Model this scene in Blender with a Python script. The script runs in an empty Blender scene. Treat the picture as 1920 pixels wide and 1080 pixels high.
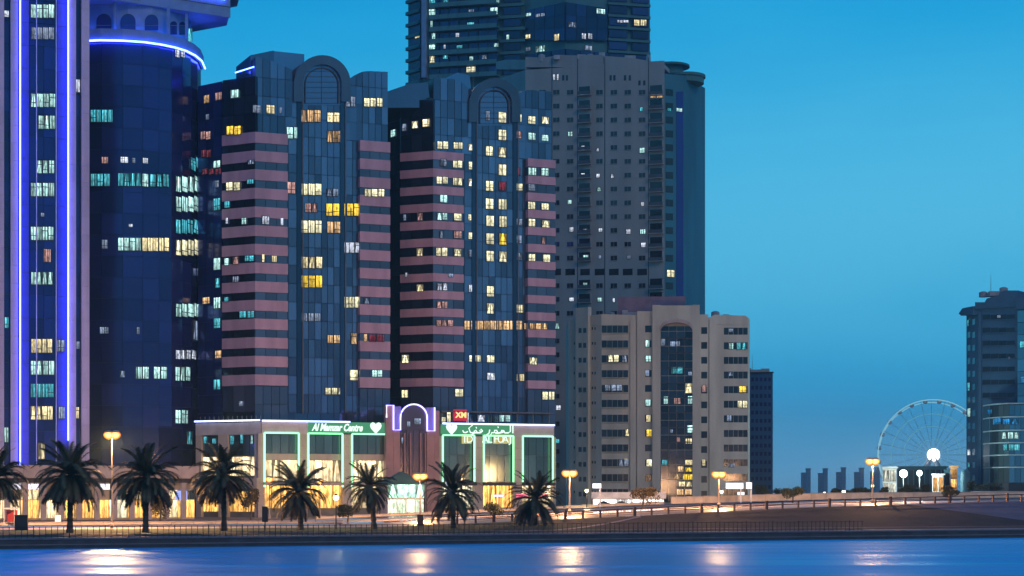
import bpy, bmesh, math, random
from mathutils import Vector, Matrix, noise
random.seed(11)
R = math.radians
scene = bpy.context.scene
COL = scene.collection
# ---------------------------------------------------------------- camera, sky, dusk glow, exposure
FPX, EYE, HOR = 3500.0, 5.2, 925.0           # focal length in photo pixels, eye height, horizon row
cam = bpy.data.objects.new('camera', bpy.data.cameras.new('camera'))
COL.objects.link(cam)
cam.data.sensor_width = 36.0
cam.data.lens = FPX / 1920 * 36
cam.data.shift_y = (HOR - 540) / 1920
cam.data.clip_start = 1.0
cam.data.clip_end = 30000
cam.location = (0, 0, EYE)
cam.rotation_euler = (R(90), 0, 0)
scene.camera = cam

world = bpy.data.worlds.new('World')
scene.world = world
world.use_nodes = True
wn, wl = world.node_tree.nodes, world.node_tree.links
wn.clear()
wout = wn.new('ShaderNodeOutputWorld')
wbg = wn.new('ShaderNodeBackground')
tc = wn.new('ShaderNodeTexCoord')
sep = wn.new('ShaderNodeSeparateXYZ')
wl.new(tc.outputs['Generated'], sep.inputs[0])
ramp = wn.new('ShaderNodeValToRGB')
ramp.color_ramp.interpolation = 'B_SPLINE'
def srgb(r, g, b):
    f = lambda c: c / 12.92 if c <= 0.04045 else ((c + 0.055) / 1.055) ** 2.4
    return (f(r / 255), f(g / 255), f(b / 255), 1)
# position = sine of the elevation * 1.25
SKY = [(-1.0, srgb(30, 74, 115)), (0.0, srgb(104, 156, 190)), (0.022, srgb(86, 154, 194)), (0.055, srgb(44, 144, 192)), (0.09, srgb(46, 150, 194)),
       (0.14, srgb(70, 162, 198)), (0.20, srgb(72, 164, 200)), (0.27, srgb(40, 146, 192)), (0.33, srgb(8, 134, 188)),
       (0.5, srgb(0, 100, 160)), (1.0, srgb(4, 50, 108))]
el = ramp.color_ramp.elements
while len(el) < len(SKY):
    el.new(0.5)
for e, (p, c) in zip(el, SKY):
    e.position = (max(p, -0.2) + 0.2) / 1.2
    e.color = c
mr = wn.new('ShaderNodeMapRange')
mr.inputs['From Min'].default_value = -0.2 / 1.25
mr.inputs['From Max'].default_value = 1.0 / 1.25
# very soft veils of thin haze so the gradient is not perfectly clean
nz = wn.new('ShaderNodeTexNoise')
nz.inputs['Scale'].default_value = 3.2
nz.inputs['Detail'].default_value = 3
mpw = wn.new('ShaderNodeMapping')
mpw.inputs['Scale'].default_value = (1, 1, 3.0)
wl.new(tc.outputs['Generated'], mpw.inputs[0])
wl.new(mpw.outputs[0], nz.inputs['Vector'])
ma = wn.new('ShaderNodeMath'); ma.operation = 'MULTIPLY_ADD'
ma.inputs[1].default_value = 0.10
wl.new(nz.outputs['Fac'], ma.inputs[0])
sb = wn.new('ShaderNodeMath'); sb.operation = 'SUBTRACT'; sb.inputs[1].default_value = 0.05
wl.new(sep.outputs['Z'], sb.inputs[0])
wl.new(sb.outputs[0], ma.inputs[2])
wl.new(ma.outputs[0], mr.inputs['Value'])
wl.new(mr.outputs[0], ramp.inputs[0])
wl.new(ramp.outputs[0], wbg.inputs[0])
wbg.inputs[1].default_value = 1.5
wl.new(wbg.outputs[0], wout.inputs[0])

sun = bpy.data.objects.new('dusk_afterglow_sun', bpy.data.lights.new('dusk_afterglow_sun', 'SUN'))
COL.objects.link(sun)
sun.data.energy = 0.56
sun.data.color = (1.0, 0.66, 0.50)
sun.data.angle = R(20)
sun.rotation_euler = Vector((0.50, -0.78, 0.60)).to_track_quat('Z', 'Y').to_euler()

scene.view_settings.view_transform = 'Standard'
scene.view_settings.look = 'None'
scene.view_settings.exposure = 0.0
scene.view_settings.gamma = 1.0
scene.view_settings.use_curve_mapping = False
scene.render.engine = 'CYCLES'
cy = scene.cycles
cy.use_denoising = True
cy.max_bounces = 5
cy.diffuse_bounces = 2
cy.glossy_bounces = 3
cy.transmission_bounces = 2
cy.volume_bounces = 0
cy.sample_clamp_indirect = 4.0
cy.use_light_tree = True
cy.caustics_reflective = False
cy.caustics_refractive = False

# ---------------------------------------------------------------- helpers
E = Vector((math.cos(R(23.2)), math.sin(R(23.2)), 0))       # along the shore
N = Vector((-E.y, E.x, 0))                                  # inland
O = Vector((0, 194, 0))
def sx(px): return (px - 960) / FPX
def P(px, py, Y): return Vector((sx(px) * Y, Y, EYE + (HOR - py) * Y / FPX))
def ST(s, t, z=0): return O + E * s + N * t + Vector((0, 0, z))
def s_at(px, t):
    a = sx(px)
    return (a * (O.y + N.y * t) - N.x * t) / (E.x - a * E.y)
def road_h(s):
    k = [(-400, .95), (2, .95), (30, 1.9), (63, 3.2), (99, 4.05), (150, 4.3), (400, 4.3)]
    for (a, ha), (b, hb) in zip(k, k[1:]):
        if s <= b:
            f = max(0, (s - a) / (b - a)); return ha + (hb - ha) * f
    return 4.3
def H(s, t):
    base = 0.9
    r = road_h(s)
    if t < 22: return base
    if t < 44: f = (t - 22) / 22; return base + (r - base) * f
    if t < 98: return r
    if t < 118: f = (t - 98) / 20; return r + (1.0 - r) * (f * f * (3 - 2 * f))
    return 1.0
def tag(o, label=None, cat=None, group=None, kind=None):
    for k, v in (('label', label), ('category', cat), ('group', group), ('kind', kind)):
        if v: o[k] = v
    return o
def empty(name, loc, label, cat, group=None, rz=0):
    o = bpy.data.objects.new(name, None); COL.objects.link(o)
    o.location = loc; o.rotation_euler = (0, 0, rz); o.empty_display_size = 0.5
    return tag(o, label, cat, group)
def link(name, me, parent=None, loc=None, rz=0, scale=None, kind=None):
    o = bpy.data.objects.new(name, me); COL.objects.link(o)
    if parent is not None: o.parent = parent
    if loc is not None: o.location = loc
    if rz: o.rotation_euler = (0, 0, rz)
    if scale is not None: o.scale = scale
    if kind: o['kind'] = kind
    return o
def wl_(root): return Vector(root.location)
def copy_tree(o, parent=None):
    c = o.copy(); COL.objects.link(c); c.parent = parent
    for ch in list(o.children): copy_tree(ch, c)
    return c

class MB:
    """collects simple shapes in world coordinates and links them as ONE mesh object"""
    def __init__(s): s.v = []; s.f = []
    def poly(s, pts, d):
        """prism: polygon pts moved by vector d"""
        n, b = len(pts), len(s.v)
        s.v += [tuple(p) for p in pts] + [tuple(Vector(p) + d) for p in pts]
        s.f += [tuple(range(b, b + n)), tuple(range(b + 2 * n - 1, b + n - 1, -1))]
        for i in range(n):
            j = (i + 1) % n
            s.f.append((b + i, b + n + i, b + n + j, b + j))
        return s
    def box(s, c, hx, hy, hz):
        c = Vector(c)
        return s.poly([c - hx - hy - hz, c + hx - hy - hz, c + hx + hy - hz, c - hx + hy - hz], hz * 2)
    def abox(s, x0, x1, y0, y1, z0, z1):
        return s.poly([(x0, y0, z0), (x1, y0, z0), (x1, y1, z0), (x0, y1, z0)], Vector((0, 0, z1 - z0)))
    def tube(s, pts, r, n=6, closed=False):
        pts = [Vector(p) for p in pts]; m = len(pts); b = len(s.v)
        rr = r if isinstance(r, (list, tuple)) else [r] * m
        for i, p in enumerate(pts):
            a = pts[i - 1] if (i or closed) else p
            c = pts[(i + 1) % m] if (i < m - 1 or closed) else p
            d = (c - a).normalized()
            up = Vector((0, 0, 1)) if abs(d.z) < .9 else Vector((0, 1, 0))
            x = d.cross(up).normalized(); y = x.cross(d)
            for k in range(n):
                an = 2 * math.pi * k / n
                s.v.append(tuple(p + (x * math.cos(an) + y * math.sin(an)) * rr[i]))
        for i in range(m if closed else m - 1):
            j = (i + 1) % m
            for k in range(n):
                l = (k + 1) % n
                s.f.append((b + i * n + k, b + i * n + l, b + j * n + l, b + j * n + k))
        if not closed:
            s.f.append(tuple(range(b + n - 1, b - 1, -1))); s.f.append(tuple(range(b + (m - 1) * n, b + m * n)))
        return s
    def lathe(s, c, prof, n=12):
        c = Vector(c); b = len(s.v); m = len(prof)
        for r, z in prof:
            for k in range(n):
                an = 2 * math.pi * k / n
                s.v.append((c.x + r * math.cos(an), c.y + r * math.sin(an), c.z + z))
        for i in range(m - 1):
            for k in range(n):
                l = (k + 1) % n
                s.f.append((b + i * n + k, b + i * n + l, b + (i + 1) * n + l, b + (i + 1) * n + k))
        s.f.append(tuple(range(b + n - 1, b - 1, -1))); s.f.append(tuple(range(b + (m - 1) * n, b + m * n)))
        return s
    def quad(s, a, b_, c, d):
        b = len(s.v); s.v += [tuple(a), tuple(b_), tuple(c), tuple(d)]; s.f.append((b, b + 1, b + 2, b + 3)); return s
    def mesh(s, name, mat, off=Vector((0, 0, 0)), smooth=False):
        me = bpy.data.meshes.new(name)
        me.from_pydata([(v[0] - off[0], v[1] - off[1], v[2] - off[2]) for v in s.v], [], s.f)
        me.materials.append(mat)
        if smooth:
            for p in me.polygons: p.use_smooth = True
        me.update()
        bm = bmesh.new(); bm.from_mesh(me); bmesh.ops.recalc_face_normals(bm, faces=bm.faces); bm.to_mesh(me); bm.free()
        return me
    def build(s, name, mat, parent=None, smooth=False, kind=None):
        """world-space mesh; origin at the parent's location"""
        off = Vector(parent.location) if parent is not None else Vector(s.v[0])
        if parent is not None and parent.parent is not None: off = off + Vector(parent.parent.location)
        me = s.mesh(name, mat, off, smooth)
        o = link(name, me, parent, None if parent is not None else off)
        if kind: o['kind'] = kind
        return o

class Fac:
    """a vertical wall plane through two plan points, left to right as seen from the water"""
    def __init__(s, a, b):
        s.a, s.b = Vector((a[0], a[1], 0)), Vector((b[0], b[1], 0))
        s.L = (s.b - s.a).length; s.t = (s.b - s.a) / s.L
        s.n = Vector((s.t.y, -s.t.x, 0)); s.ang = math.atan2(s.t.y, s.t.x)
    @classmethod
    def px(c, x0, Y0, x1, Y1): return c((sx(x0) * Y0, Y0), (sx(x1) * Y1, Y1))
    @classmethod
    def dir(c, x0, Y0, x1, deg=23.2):
        p = Vector((sx(x0) * Y0, Y0, 0)); t = Vector((math.cos(R(deg)), math.sin(R(deg)), 0))
        a = sx(x1); u = (a * p.y - p.x) / (t.x - a * t.y)
        q = p + t * u
        return c((p.x, p.y), (q.x, q.y))
    def back(s, d):
        """parallel plane d metres behind"""
        return Fac(s.a - s.n * d, s.b - s.n * d)
    def u(s, x):
        a = sx(x); return (a * s.a.y - s.a.x) / (s.t.x - a * s.t.y)
    def Y(s, u): return s.a.y + s.t.y * u
    def z(s, y, u): return EYE + (HOR - y) * s.Y(u) / FPX
    def pt(s, u, z, d=0):
        p = s.a + s.t * u + s.n * d; p.z = z; return p
    def pp(s, x, y, d=0):
        u = s.u(x); return s.pt(u, s.z(y, u), d)
    def put(s, root, name, me, u0, u1, z0, z1, d0, d1, kind=None):
        c = s.pt((u0 + u1) / 2, (z0 + z1) / 2, (d0 + d1) / 2) - Vector(root.location)
        if root.parent is not None: c -= Vector(root.parent.location)
        return link(name, me, root, c, s.ang, (max(u1 - u0, .01), max(d1 - d0, .01), max(z1 - z0, .01)), kind)
    def putpx(s, root, name, me, x0, y0, x1, y1, d0, d1):
        u0, u1 = s.u(x0), s.u(x1); m = (u0 + u1) / 2
        return s.put(root, name, me, u0, u1, s.z(y1, m), s.z(y0, m), d0, d1)
    def plate(s, mb, pts, d0, d1):
        """polygon given in photo pixels on this plane, with real thickness"""
        return mb.poly([s.pp(x, y, d0) for x, y in pts], s.n * (d1 - d0))

# ---------------------------------------------------------------- materials
MATS = {}
def mat(name, base, rough=.7, metal=0., var=.12, vscale=.6, bump=0., bscale=3., spec=.5, rnd=0., streak=0.):
    m = bpy.data.materials.new(name); m.use_nodes = True
    n, l = m.node_tree.nodes, m.node_tree.links
    b = n['Principled BSDF']
    b.inputs['Roughness'].default_value = rough; b.inputs['Metallic'].default_value = metal
    b.inputs['Specular IOR Level'].default_value = spec
    g = n.new('ShaderNodeNewGeometry')
    t = n.new('ShaderNodeTexNoise'); t.inputs['Scale'].default_value = vscale; t.inputs['Detail'].default_value = 5
    mp = n.new('ShaderNodeMapping'); mp.inputs['Scale'].default_value = (1, 1, .18 if streak else 1)
    l.new(g.outputs['Position'], mp.inputs[0]); l.new(mp.outputs[0], t.inputs['Vector'])
    r = n.new('ShaderNodeMapRange'); r.inputs['To Min'].default_value = 1 - var * 2; r.inputs['To Max'].default_value = 1 + var * 2
    r.inputs['From Min'].default_value = .25; r.inputs['From Max'].default_value = .75
    l.new(t.outputs['Fac'], r.inputs['Value'])
    val = r.outputs[0]
    if rnd:
        oi = n.new('ShaderNodeObjectInfo'); r2 = n.new('ShaderNodeMapRange')
        r2.inputs['To Min'].default_value = 1 - rnd; r2.inputs['To Max'].default_value = 1 + rnd
        l.new(oi.outputs['Random'], r2.inputs['Value'])
        mm = n.new('ShaderNodeMath'); mm.operation = 'MULTIPLY'
        l.new(val, mm.inputs[0]); l.new(r2.outputs[0], mm.inputs[1]); val = mm.outputs[0]
    vm = n.new('ShaderNodeVectorMath'); vm.operation = 'SCALE'; vm.inputs[0].default_value = base[:3]
    l.new(val, vm.inputs['Scale']); l.new(vm.outputs[0], b.inputs['Base Color'])
    if bump:
        t2 = n.new('ShaderNodeTexNoise'); t2.inputs['Scale'].default_value = bscale; t2.inputs['Detail'].default_value = 4
        l.new(g.outputs['Position'], t2.inputs['Vector'])
        bp = n.new('ShaderNodeBump'); bp.inputs['Strength'].default_value = bump; bp.inputs['Distance'].default_value = .1
        l.new(t2.outputs['Fac'], bp.inputs['Height']); l.new(bp.outputs[0], b.inputs['Normal'])
    MATS[name] = m
    return m
def emit(name, color, strength, light=True):
    m = bpy.data.materials.new(name); m.use_nodes = True
    n, l = m.node_tree.nodes, m.node_tree.links; n.clear()
    o = n.new('ShaderNodeOutputMaterial'); e = n.new('ShaderNodeEmission')
    e.inputs[0].default_value = (*color, 1); e.inputs[1].default_value = strength
    l.new(e.outputs[0], o.inputs[0])
    m.cycles.emission_sampling = 'FRONT_BACK' if light else 'NONE'
    MATS[name] = m
    return m
def lit(name, color, strength=1.0, dark=.25, cells=5.0, light=False, wide=False):
    """a lit room seen through its window: curtains, blinds, furniture and ceiling light differ from window to window"""
    m = bpy.data.materials.new(name); m.use_nodes = True
    n, l = m.node_tree.nodes, m.node_tree.links; n.clear()
    out = n.new('ShaderNodeOutputMaterial'); e = n.new('ShaderNodeEmission')
    tcn = n.new('ShaderNodeTexCoord'); oi = n.new('ShaderNodeObjectInfo')
    if wide:
        g = n.new('ShaderNodeNewGeometry'); src = g.outputs['Position']
    else: src = tcn.outputs['Object']
    off = n.new('ShaderNodeVectorMath'); off.operation = 'MULTIPLY_ADD'
    off.inputs[1].default_value = (1, 1, 1)
    cmb = n.new('ShaderNodeMath'); cmb.operation = 'MULTIPLY'; cmb.inputs[1].default_value = 97
    l.new(oi.outputs['Random'], cmb.inputs[0])
    l.new(src, off.inputs[0]); l.new(cmb.outputs[0], off.inputs[2])
    m1 = n.new('ShaderNodeMapping'); m1.inputs['Scale'].default_value = (cells, .2, .25)       # curtain folds
    l.new(off.outputs[0], m1.inputs[0])
    t1 = n.new('ShaderNodeTexNoise'); t1.inputs['Scale'].default_value = 1.3 if not wide else .30; t1.inputs['Detail'].default_value = 2
    l.new(m1.outputs[0], t1.inputs['Vector'])
    m2 = n.new('ShaderNodeMapping'); m2.inputs['Scale'].default_value = (2.2, .2, 2.0)         # furniture and walls
    l.new(off.outputs[0], m2.inputs[0])
    t2 = n.new('ShaderNodeTexNoise'); t2.inputs['Scale'].default_value = 1.6 if not wide else .5; t2.inputs['Detail'].default_value = 3
    l.new(m2.outputs[0], t2.inputs['Vector'])
    a1 = n.new('ShaderNodeMapRange'); a1.inputs['From Min'].default_value = .40; a1.inputs['From Max'].default_value = .58
    a1.inputs['To Min'].default_value = dark; a1.inputs['To Max'].default_value = 1.15
    l.new(t1.outputs['Fac'], a1.inputs['Value'])
    a2 = n.new('ShaderNodeMapRange'); a2.inputs['From Min'].default_value = .36; a2.inputs['From Max'].default_value = .56
    a2.inputs['To Min'].default_value = .72 if wide else .45; a2.inputs['To Max'].default_value = 1.1
    l.new(t2.outputs['Fac'], a2.inputs['Value'])
    mu = n.new('ShaderNodeMath'); mu.operation = 'MULTIPLY'
    l.new(a1.outputs[0], mu.inputs[0]); l.new(a2.outputs[0], mu.inputs[1])
    val = mu.outputs[0]
    if not wide:
        sp = n.new('ShaderNodeSeparateXYZ'); l.new(tcn.outputs['Object'], sp.inputs[0])
        ab = n.new('ShaderNodeMath'); ab.operation = 'ABSOLUTE'; l.new(sp.outputs['X'], ab.inputs[0])
        zz = n.new('ShaderNodeMath'); zz.operation = 'MULTIPLY_ADD'; zz.inputs[1].default_value = -.38; zz.inputs[2].default_value = .26
        l.new(sp.outputs['Z'], zz.inputs[0])
        df = n.new('ShaderNodeMath'); df.operation = 'SUBTRACT'; l.new(ab.outputs[0], df.inputs[0]); l.new(zz.outputs[0], df.inputs[1])
        tri = n.new('ShaderNodeMapRange'); tri.inputs['From Min'].default_value = -.03; tri.inputs['From Max'].default_value = .05
        tri.inputs['To Min'].default_value = 1.25; tri.inputs['To Max'].default_value = .22; l.new(df.outputs[0], tri.inputs['Value'])
        fr_ = n.new('ShaderNodeMath'); fr_.operation = 'MULTIPLY'; fr_.inputs[1].default_value = 7.3; l.new(oi.outputs['Random'], fr_.inputs[0])
        fk = n.new('ShaderNodeMath'); fk.operation = 'FRACT'; l.new(fr_.outputs[0], fk.inputs[0])
        gt = n.new('ShaderNodeMath'); gt.operation = 'GREATER_THAN'; gt.inputs[1].default_value = .80; l.new(fk.outputs[0], gt.inputs[0])
        mixf = n.new('ShaderNodeMix'); mixf.data_type = 'FLOAT'; mixf.inputs[2].default_value = 1.0
        l.new(gt.outputs[0], mixf.inputs[0]); l.new(tri.outputs[0], mixf.inputs[3])
        mt = n.new('ShaderNodeMath'); mt.operation = 'MULTIPLY'; l.new(val, mt.inputs[0]); l.new(mixf.outputs[0], mt.inputs[1]); val = mt.outputs[0]
        a3 = n.new('ShaderNodeMapRange'); a3.inputs['From Min'].default_value = -.5; a3.inputs['From Max'].default_value = .5
        a3.inputs['To Min'].default_value = .62; a3.inputs['To Max'].default_value = 1.25
        l.new(sp.outputs['Z'], a3.inputs['Value'])
        mu2 = n.new('ShaderNodeMath'); mu2.operation = 'MULTIPLY'; l.new(val, mu2.inputs[0]); l.new(a3.outputs[0], mu2.inputs[1]); val = mu2.outputs[0]
        r4 = n.new('ShaderNodeMapRange'); r4.inputs['To Min'].default_value = .65; r4.inputs['To Max'].default_value = 1.3
        l.new(oi.outputs['Random'], r4.inputs['Value'])
        mu3 = n.new('ShaderNodeMath'); mu3.operation = 'MULTIPLY'; l.new(val, mu3.inputs[0]); l.new(r4.outputs[0], mu3.inputs[1]); val = mu3.outputs[0]
    st = n.new('ShaderNodeMath'); st.operation = 'MULTIPLY'; st.inputs[1].default_value = strength * (1.0 if wide else 1.35)
    l.new(val, st.inputs[0]); l.new(st.outputs[0], e.inputs[1])
    e.inputs[0].default_value = (*color, 1)
    l.new(e.outputs[0], out.inputs[0])
    m.cycles.emission_sampling = 'FRONT_BACK' if light else 'NONE'
    MATS[name] = m
    return m

glassA = mat('glass_blue_coated', (.125, .15, .225), .08, .62, .08, .05, rnd=.42)
glassB = mat('glass_dark', (.055, .065, .10), .10, .8, .1, .05, rnd=.4)
glassC = mat('glass_navy', (.022, .03, .15), .14, .35, .1, .05, rnd=.3)
glassD = mat('glass_teal', (.16, .26, .30), .10, .8, .08, .05, rnd=.25)
glassE = mat('glass_strip', (.10, .11, .15), .12, .45, .1, .05, rnd=.25)
window_dark = mat('window_dark', (.02, .022, .03), .12, .2, .1, 1, rnd=.4)
frame_dark = mat('frame_dark', (.03, .032, .045), .4, .3)
frame_grey = mat('frame_grey', (.12, .12, .14), .45, .4)
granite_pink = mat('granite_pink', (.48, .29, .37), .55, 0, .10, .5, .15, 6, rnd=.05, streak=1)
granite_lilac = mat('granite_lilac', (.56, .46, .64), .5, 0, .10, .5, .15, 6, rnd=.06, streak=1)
beige = mat('render_beige', (.56, .54, .45), .85, 0, .10, .35, .25, 8, streak=1)
beige_far = mat('render_beige_far', (.27, .29, .29), .85, 0, .10, .2, .2, 5, streak=1)
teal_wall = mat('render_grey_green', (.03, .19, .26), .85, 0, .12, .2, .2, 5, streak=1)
blue_wall = mat('render_blue_grey', (.05, .18, .20), .8, 0, .12, .15, .2, 5, streak=1)
concrete = mat('concrete_grey', (.10, .14, .16), .85, 0, .12, .3, .2, 6, streak=1)
cream = mat('cream_stone', (.48, .40, .34), .8, 0, .10, .5, .2, 8, streak=1)
dark_stone = mat('dark_stone', (.05, .04, .045), .7, 0, .15, .6)
steel = mat('painted_steel', (.22, .21, .20), .45, .3)
steel_dark = mat('steel_dark', (.035, .03, .035), .5, .4)
white_paint = mat('white_paint', (.75, .75, .78), .5)
sign_green = mat('sign_green', (.10, .38, .20), .5)
sign_red = emit('sign_red', (.9, .04, .10), .7, False)

W = {
 'c': lit('lit_cool', (.50, .86, .82), 1.15), 'w': lit('lit_white', (.75, .82, .98), 1.0), 'y': lit('lit_cream', (1.0, .84, .46), 1.15),
 'o': lit('lit_orange', (1.0, .62, .30), 1.0), 'g': lit('lit_gold', (1.0, .66, .06), 1.1, .6), 't': lit('lit_teal', (.10, .55, .66), 1.0),
 'd': lit('lit_dim', (.30, .38, .55), .8), 'p': lit('lit_peach', (.75, .42, .38), .7), 'r': lit('lit_red', (.30, .05, .08), .75),
 'b': lit('lit_blue', (.03, .30, .70), .9), 'v': lit('lit_yellow', (.95, .88, .55), 1.15, .55, 3.0),
}
def unit_box(name, m):
    b = MB().abox(-.5, .5, -.5, .5, -.5, .5); return b.mesh(name, m)
_UB = {}
def UB(m):
    if m.name not in _UB: _UB[m.name] = unit_box('block_' + m.name, m)
    return _UB[m.name]
def unit_frame(m, f=.05):
    b = MB()
    b.abox(-.5, -.5 + f, -.5, .5, -.5, .5); b.abox(.5 - f, .5, -.5, .5, -.5, .5)
    b.abox(-.5 + f, .5 - f, -.5, .5, -.5, -.5 + f); b.abox(-.5 + f, .5 - f, -.5, .5, .5 - f, .5)
    return b.mesh('window_frame_ring', m)
def unit_frame2(m, bars):
    b = MB(); f = .05
    b.abox(-.5, -.5 + f, -.5, .5, -.5, .5); b.abox(.5 - f, .5, -.5, .5, -.5, .5)
    b.abox(-.5 + f, .5 - f, -.5, .5, -.5, -.5 + f); b.abox(-.5 + f, .5 - f, -.5, .5, .5 - f, .5)
    for x in bars[0]: b.abox(x - .03, x + .03, -.46, .5, -.5 + f, .5 - f)
    for z in bars[1]: b.abox(-.5 + f, .5 - f, -.44, .5, z - .025, z + .025)
    return b.mesh('window_frame_ring', m)
FRS = [unit_frame2(frame_dark, q) for q in (((0,), ()), ((0,), (-.14,)), ((-.17, .17), ()), ((), (-.2,)), ((0,), (.18,)))]
FR = unit_frame(frame_dark)
FRL = unit_frame(frame_grey, .045)

def window(f, root, u0, u1, z0, z1, d, code, bars=True):
    """window part: frame, with its pane as a sub-part"""
    w = f.put(root, 'window', random.choice(FRS), u0, u1, z0, z1, d, d + .14)
    m = window_dark if code == 'k' else W[code]
    p = link('pane', UB(m), w, Vector((0, .1, 0)), 0, (.94, .3, .94))
    return w
def place_lit(root, facs, rects, d=.03, cell=12.0):
    """lit windows given as photo rectangles, set on whichever wall plane is there"""
    for r in rects:
        x0, y0, x1, y1, c = r
        n = max(1, round((x1 - x0) / cell))
        for i in range(n):
            a, b = x0 + (x1 - x0) * i / n, x0 + (x1 - x0) * (i + 1) / n
            m = (a + b) / 2
            for f, p0, p1, dd in facs:
                if p0 <= m <= p1:
                    u0, u1 = f.u(a), f.u(b); um = (u0 + u1) / 2
                    g = min(.05, abs(u1 - u0) * .04)
                    window(f, root, u0 + g, u1 - g, f.z(y1, um), f.z(y0, um), dd + d, c)
                    break
def panels(root, name, f, m, u0, u1, n, z0, z1, rows, d0=0, d1=.12, gap=.07, limit=None):
    """a curtain wall made of single glass panels"""
    me = UB(m); dw = (u1 - u0) / n; dz = (z1 - z0) / rows
    for j in range(rows):
        for i in range(n):
            o = f.put(root, name, me, u0 + i * dw + gap / 2, u0 + (i + 1) * dw - gap / 2, z0 + j * dz + gap / 2, z0 + (j + 1) * dz - gap / 2, d0, d1)
            o.rotation_euler = (random.uniform(-.015, .015), 0, f.ang + random.uniform(-.012, .012))
def prism(root, name, pts, z0, z1, m):
    return MB().poly([(x, y, z0) for x, y in pts], Vector((0, 0, z1 - z0))).build(name, m, root)
def text(root, name, s, loc, ang, size, m, extrude=.06, align='CENTER', bold=.0, wide=1.0, slant=0.0):
    cu = bpy.data.curves.new(name, 'FONT'); cu.body = s; cu.size = size; cu.extrude = extrude; cu.align_x = align
    cu.offset = bold; cu.shear = slant; cu.resolution_u = 3
    cu.materials.append(m)
    to = bpy.data.objects.new('t', cu); COL.objects.link(to)
    me = bpy.data.meshes.new_from_object(to.evaluated_get(bpy.context.evaluated_depsgraph_get()))
    bpy.data.objects.remove(to)
    if not me.materials: me.materials.append(m)
    o = bpy.data.objects.new(name, me); COL.objects.link(o); o.parent = root
    o.location = Vector(loc) - Vector(root.location); o.rotation_euler = (R(90), 0, ang); o.scale = (wide, 1, 1)
    return o
def strip_path(f, pts, r=.12, d=.25):
    return [f.pp(x, y, d) for x, y in pts]
# ---------------------------------------------------------------- the setting: water, quay, lawn, road, ground
def strip(name, t0, t1, m, dz=0.0, s0=-420, s1=700, ns=None, tt=None, skirt=False):
    ts = tt or [t0, t1]
    ss = [s0] + [s for s in range(-120, 200, 8) if s0 < s < s1] + [s1]
    mb = MB()
    for i, s in enumerate(ss):
        for t in ts:
            mb.v.append(tuple(ST(s, t, H(s, t) + dz)))
    k = len(ts)
    for i in range(len(ss) - 1):
        for j in range(k - 1):
            mb.f.append((i * k + j, (i + 1) * k + j, (i + 1) * k + j + 1, i * k + j + 1))
    o = mb.build(name, m)
    return tag(o, kind='structure')

water_m = bpy.data.materials.new('lagoon_water'); water_m.use_nodes = True
n, l = water_m.node_tree.nodes, water_m.node_tree.links
b = n['Principled BSDF']; b.inputs['Base Color'].default_value = (.08, .64, 1.0, 1); b.inputs['Metallic'].default_value = .85
b.inputs['IOR'].default_value = 1.5; b.inputs['Specular IOR Level'].default_value = .75
g = n.new('ShaderNodeNewGeometry')
mp = n.new('ShaderNodeMapping'); mp.inputs['Rotation'].default_value = (0, 0, R(-6)); mp.inputs['Scale'].default_value = (.012, .10, 1)
tn = n.new('ShaderNodeTexNoise'); tn.inputs['Scale'].default_value = 1.0; tn.inputs['Detail'].default_value = 4
rr = n.new('ShaderNodeMapRange'); rr.inputs['From Min'].default_value = .42; rr.inputs['From Max'].default_value = .58
rr.inputs['To Min'].default_value = .38; rr.inputs['To Max'].default_value = .72
l.new(g.outputs['Position'], mp.inputs[0]); l.new(mp.outputs[0], tn.inputs['Vector']); l.new(tn.outputs['Fac'], rr.inputs['Value'])
l.new(rr.outputs[0], b.inputs['Roughness'])
mp2 = n.new('ShaderNodeMapping'); mp2.inputs['Scale'].default_value = (.25, .9, 1)
tn2 = n.new('ShaderNodeTexNoise'); tn2.inputs['Scale'].default_value = .8; tn2.inputs['Detail'].default_value = 5
l.new(g.outputs['Position'], mp2.inputs[0]); l.new(mp2.outputs[0], tn2.inputs['Vector'])
bp = n.new('ShaderNodeBump'); bp.inputs['Strength'].default_value = .12; bp.inputs['Distance'].default_value = .12
l.new(tn2.outputs['Fac'], bp.inputs['Height']); l.new(bp.outputs[0], b.inputs['Normal'])
mbw = MB(); mbw.quad(ST(-1500, -900, 0), ST(2000, -900, 0), ST(2000, .3, 0), ST(-1500, .3, 0))
tag(mbw.build('water', water_m), kind='structure')

quay_m = mat('quay_concrete', (.05, .055, .07), .7, 0, .2, .8, .3, 4)
coping_m = mat('coping_stone', (.16, .15, .17), .7, 0, .15, 1.0, .2, 4)
lawn_m = mat('lawn_grass', (.018, .045, .010), .9, 0, .35, .35, .8, 8)
bank_m = mat('bank_earth', (.030, .015, .013), .9, 0, .35, .30, .8, 5)
path_m = mat('path_paving', (.28, .21, .22), .75, 0, .12, .6, .2, 5)
asphalt_m = mat('road_asphalt', (.26, .21, .20), .38, 0, .15, .5, .15, 10)
ground_m = mat('ground_sand', (.16, .12, .10), .85, 0, .25, .2, .3, 4)
kerb_m = mat('kerb_concrete', (.42, .36, .34), .7)
paint_m = mat('road_paint', (.7, .68, .62), .6)
slope_m = mat('slope_paving', (.13, .10, .13), .75, 0, .18, .35, .3, 4)

mbq = MB(); mbq.poly([ST(-500, .3, -1.5), ST(800, .3, -1.5), ST(800, 1.3, -1.5), ST(-500, 1.3, -1.5)], Vector((0, 0, 2.33)))
tag(mbq.build('quay_wall', quay_m), kind='structure')
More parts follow.
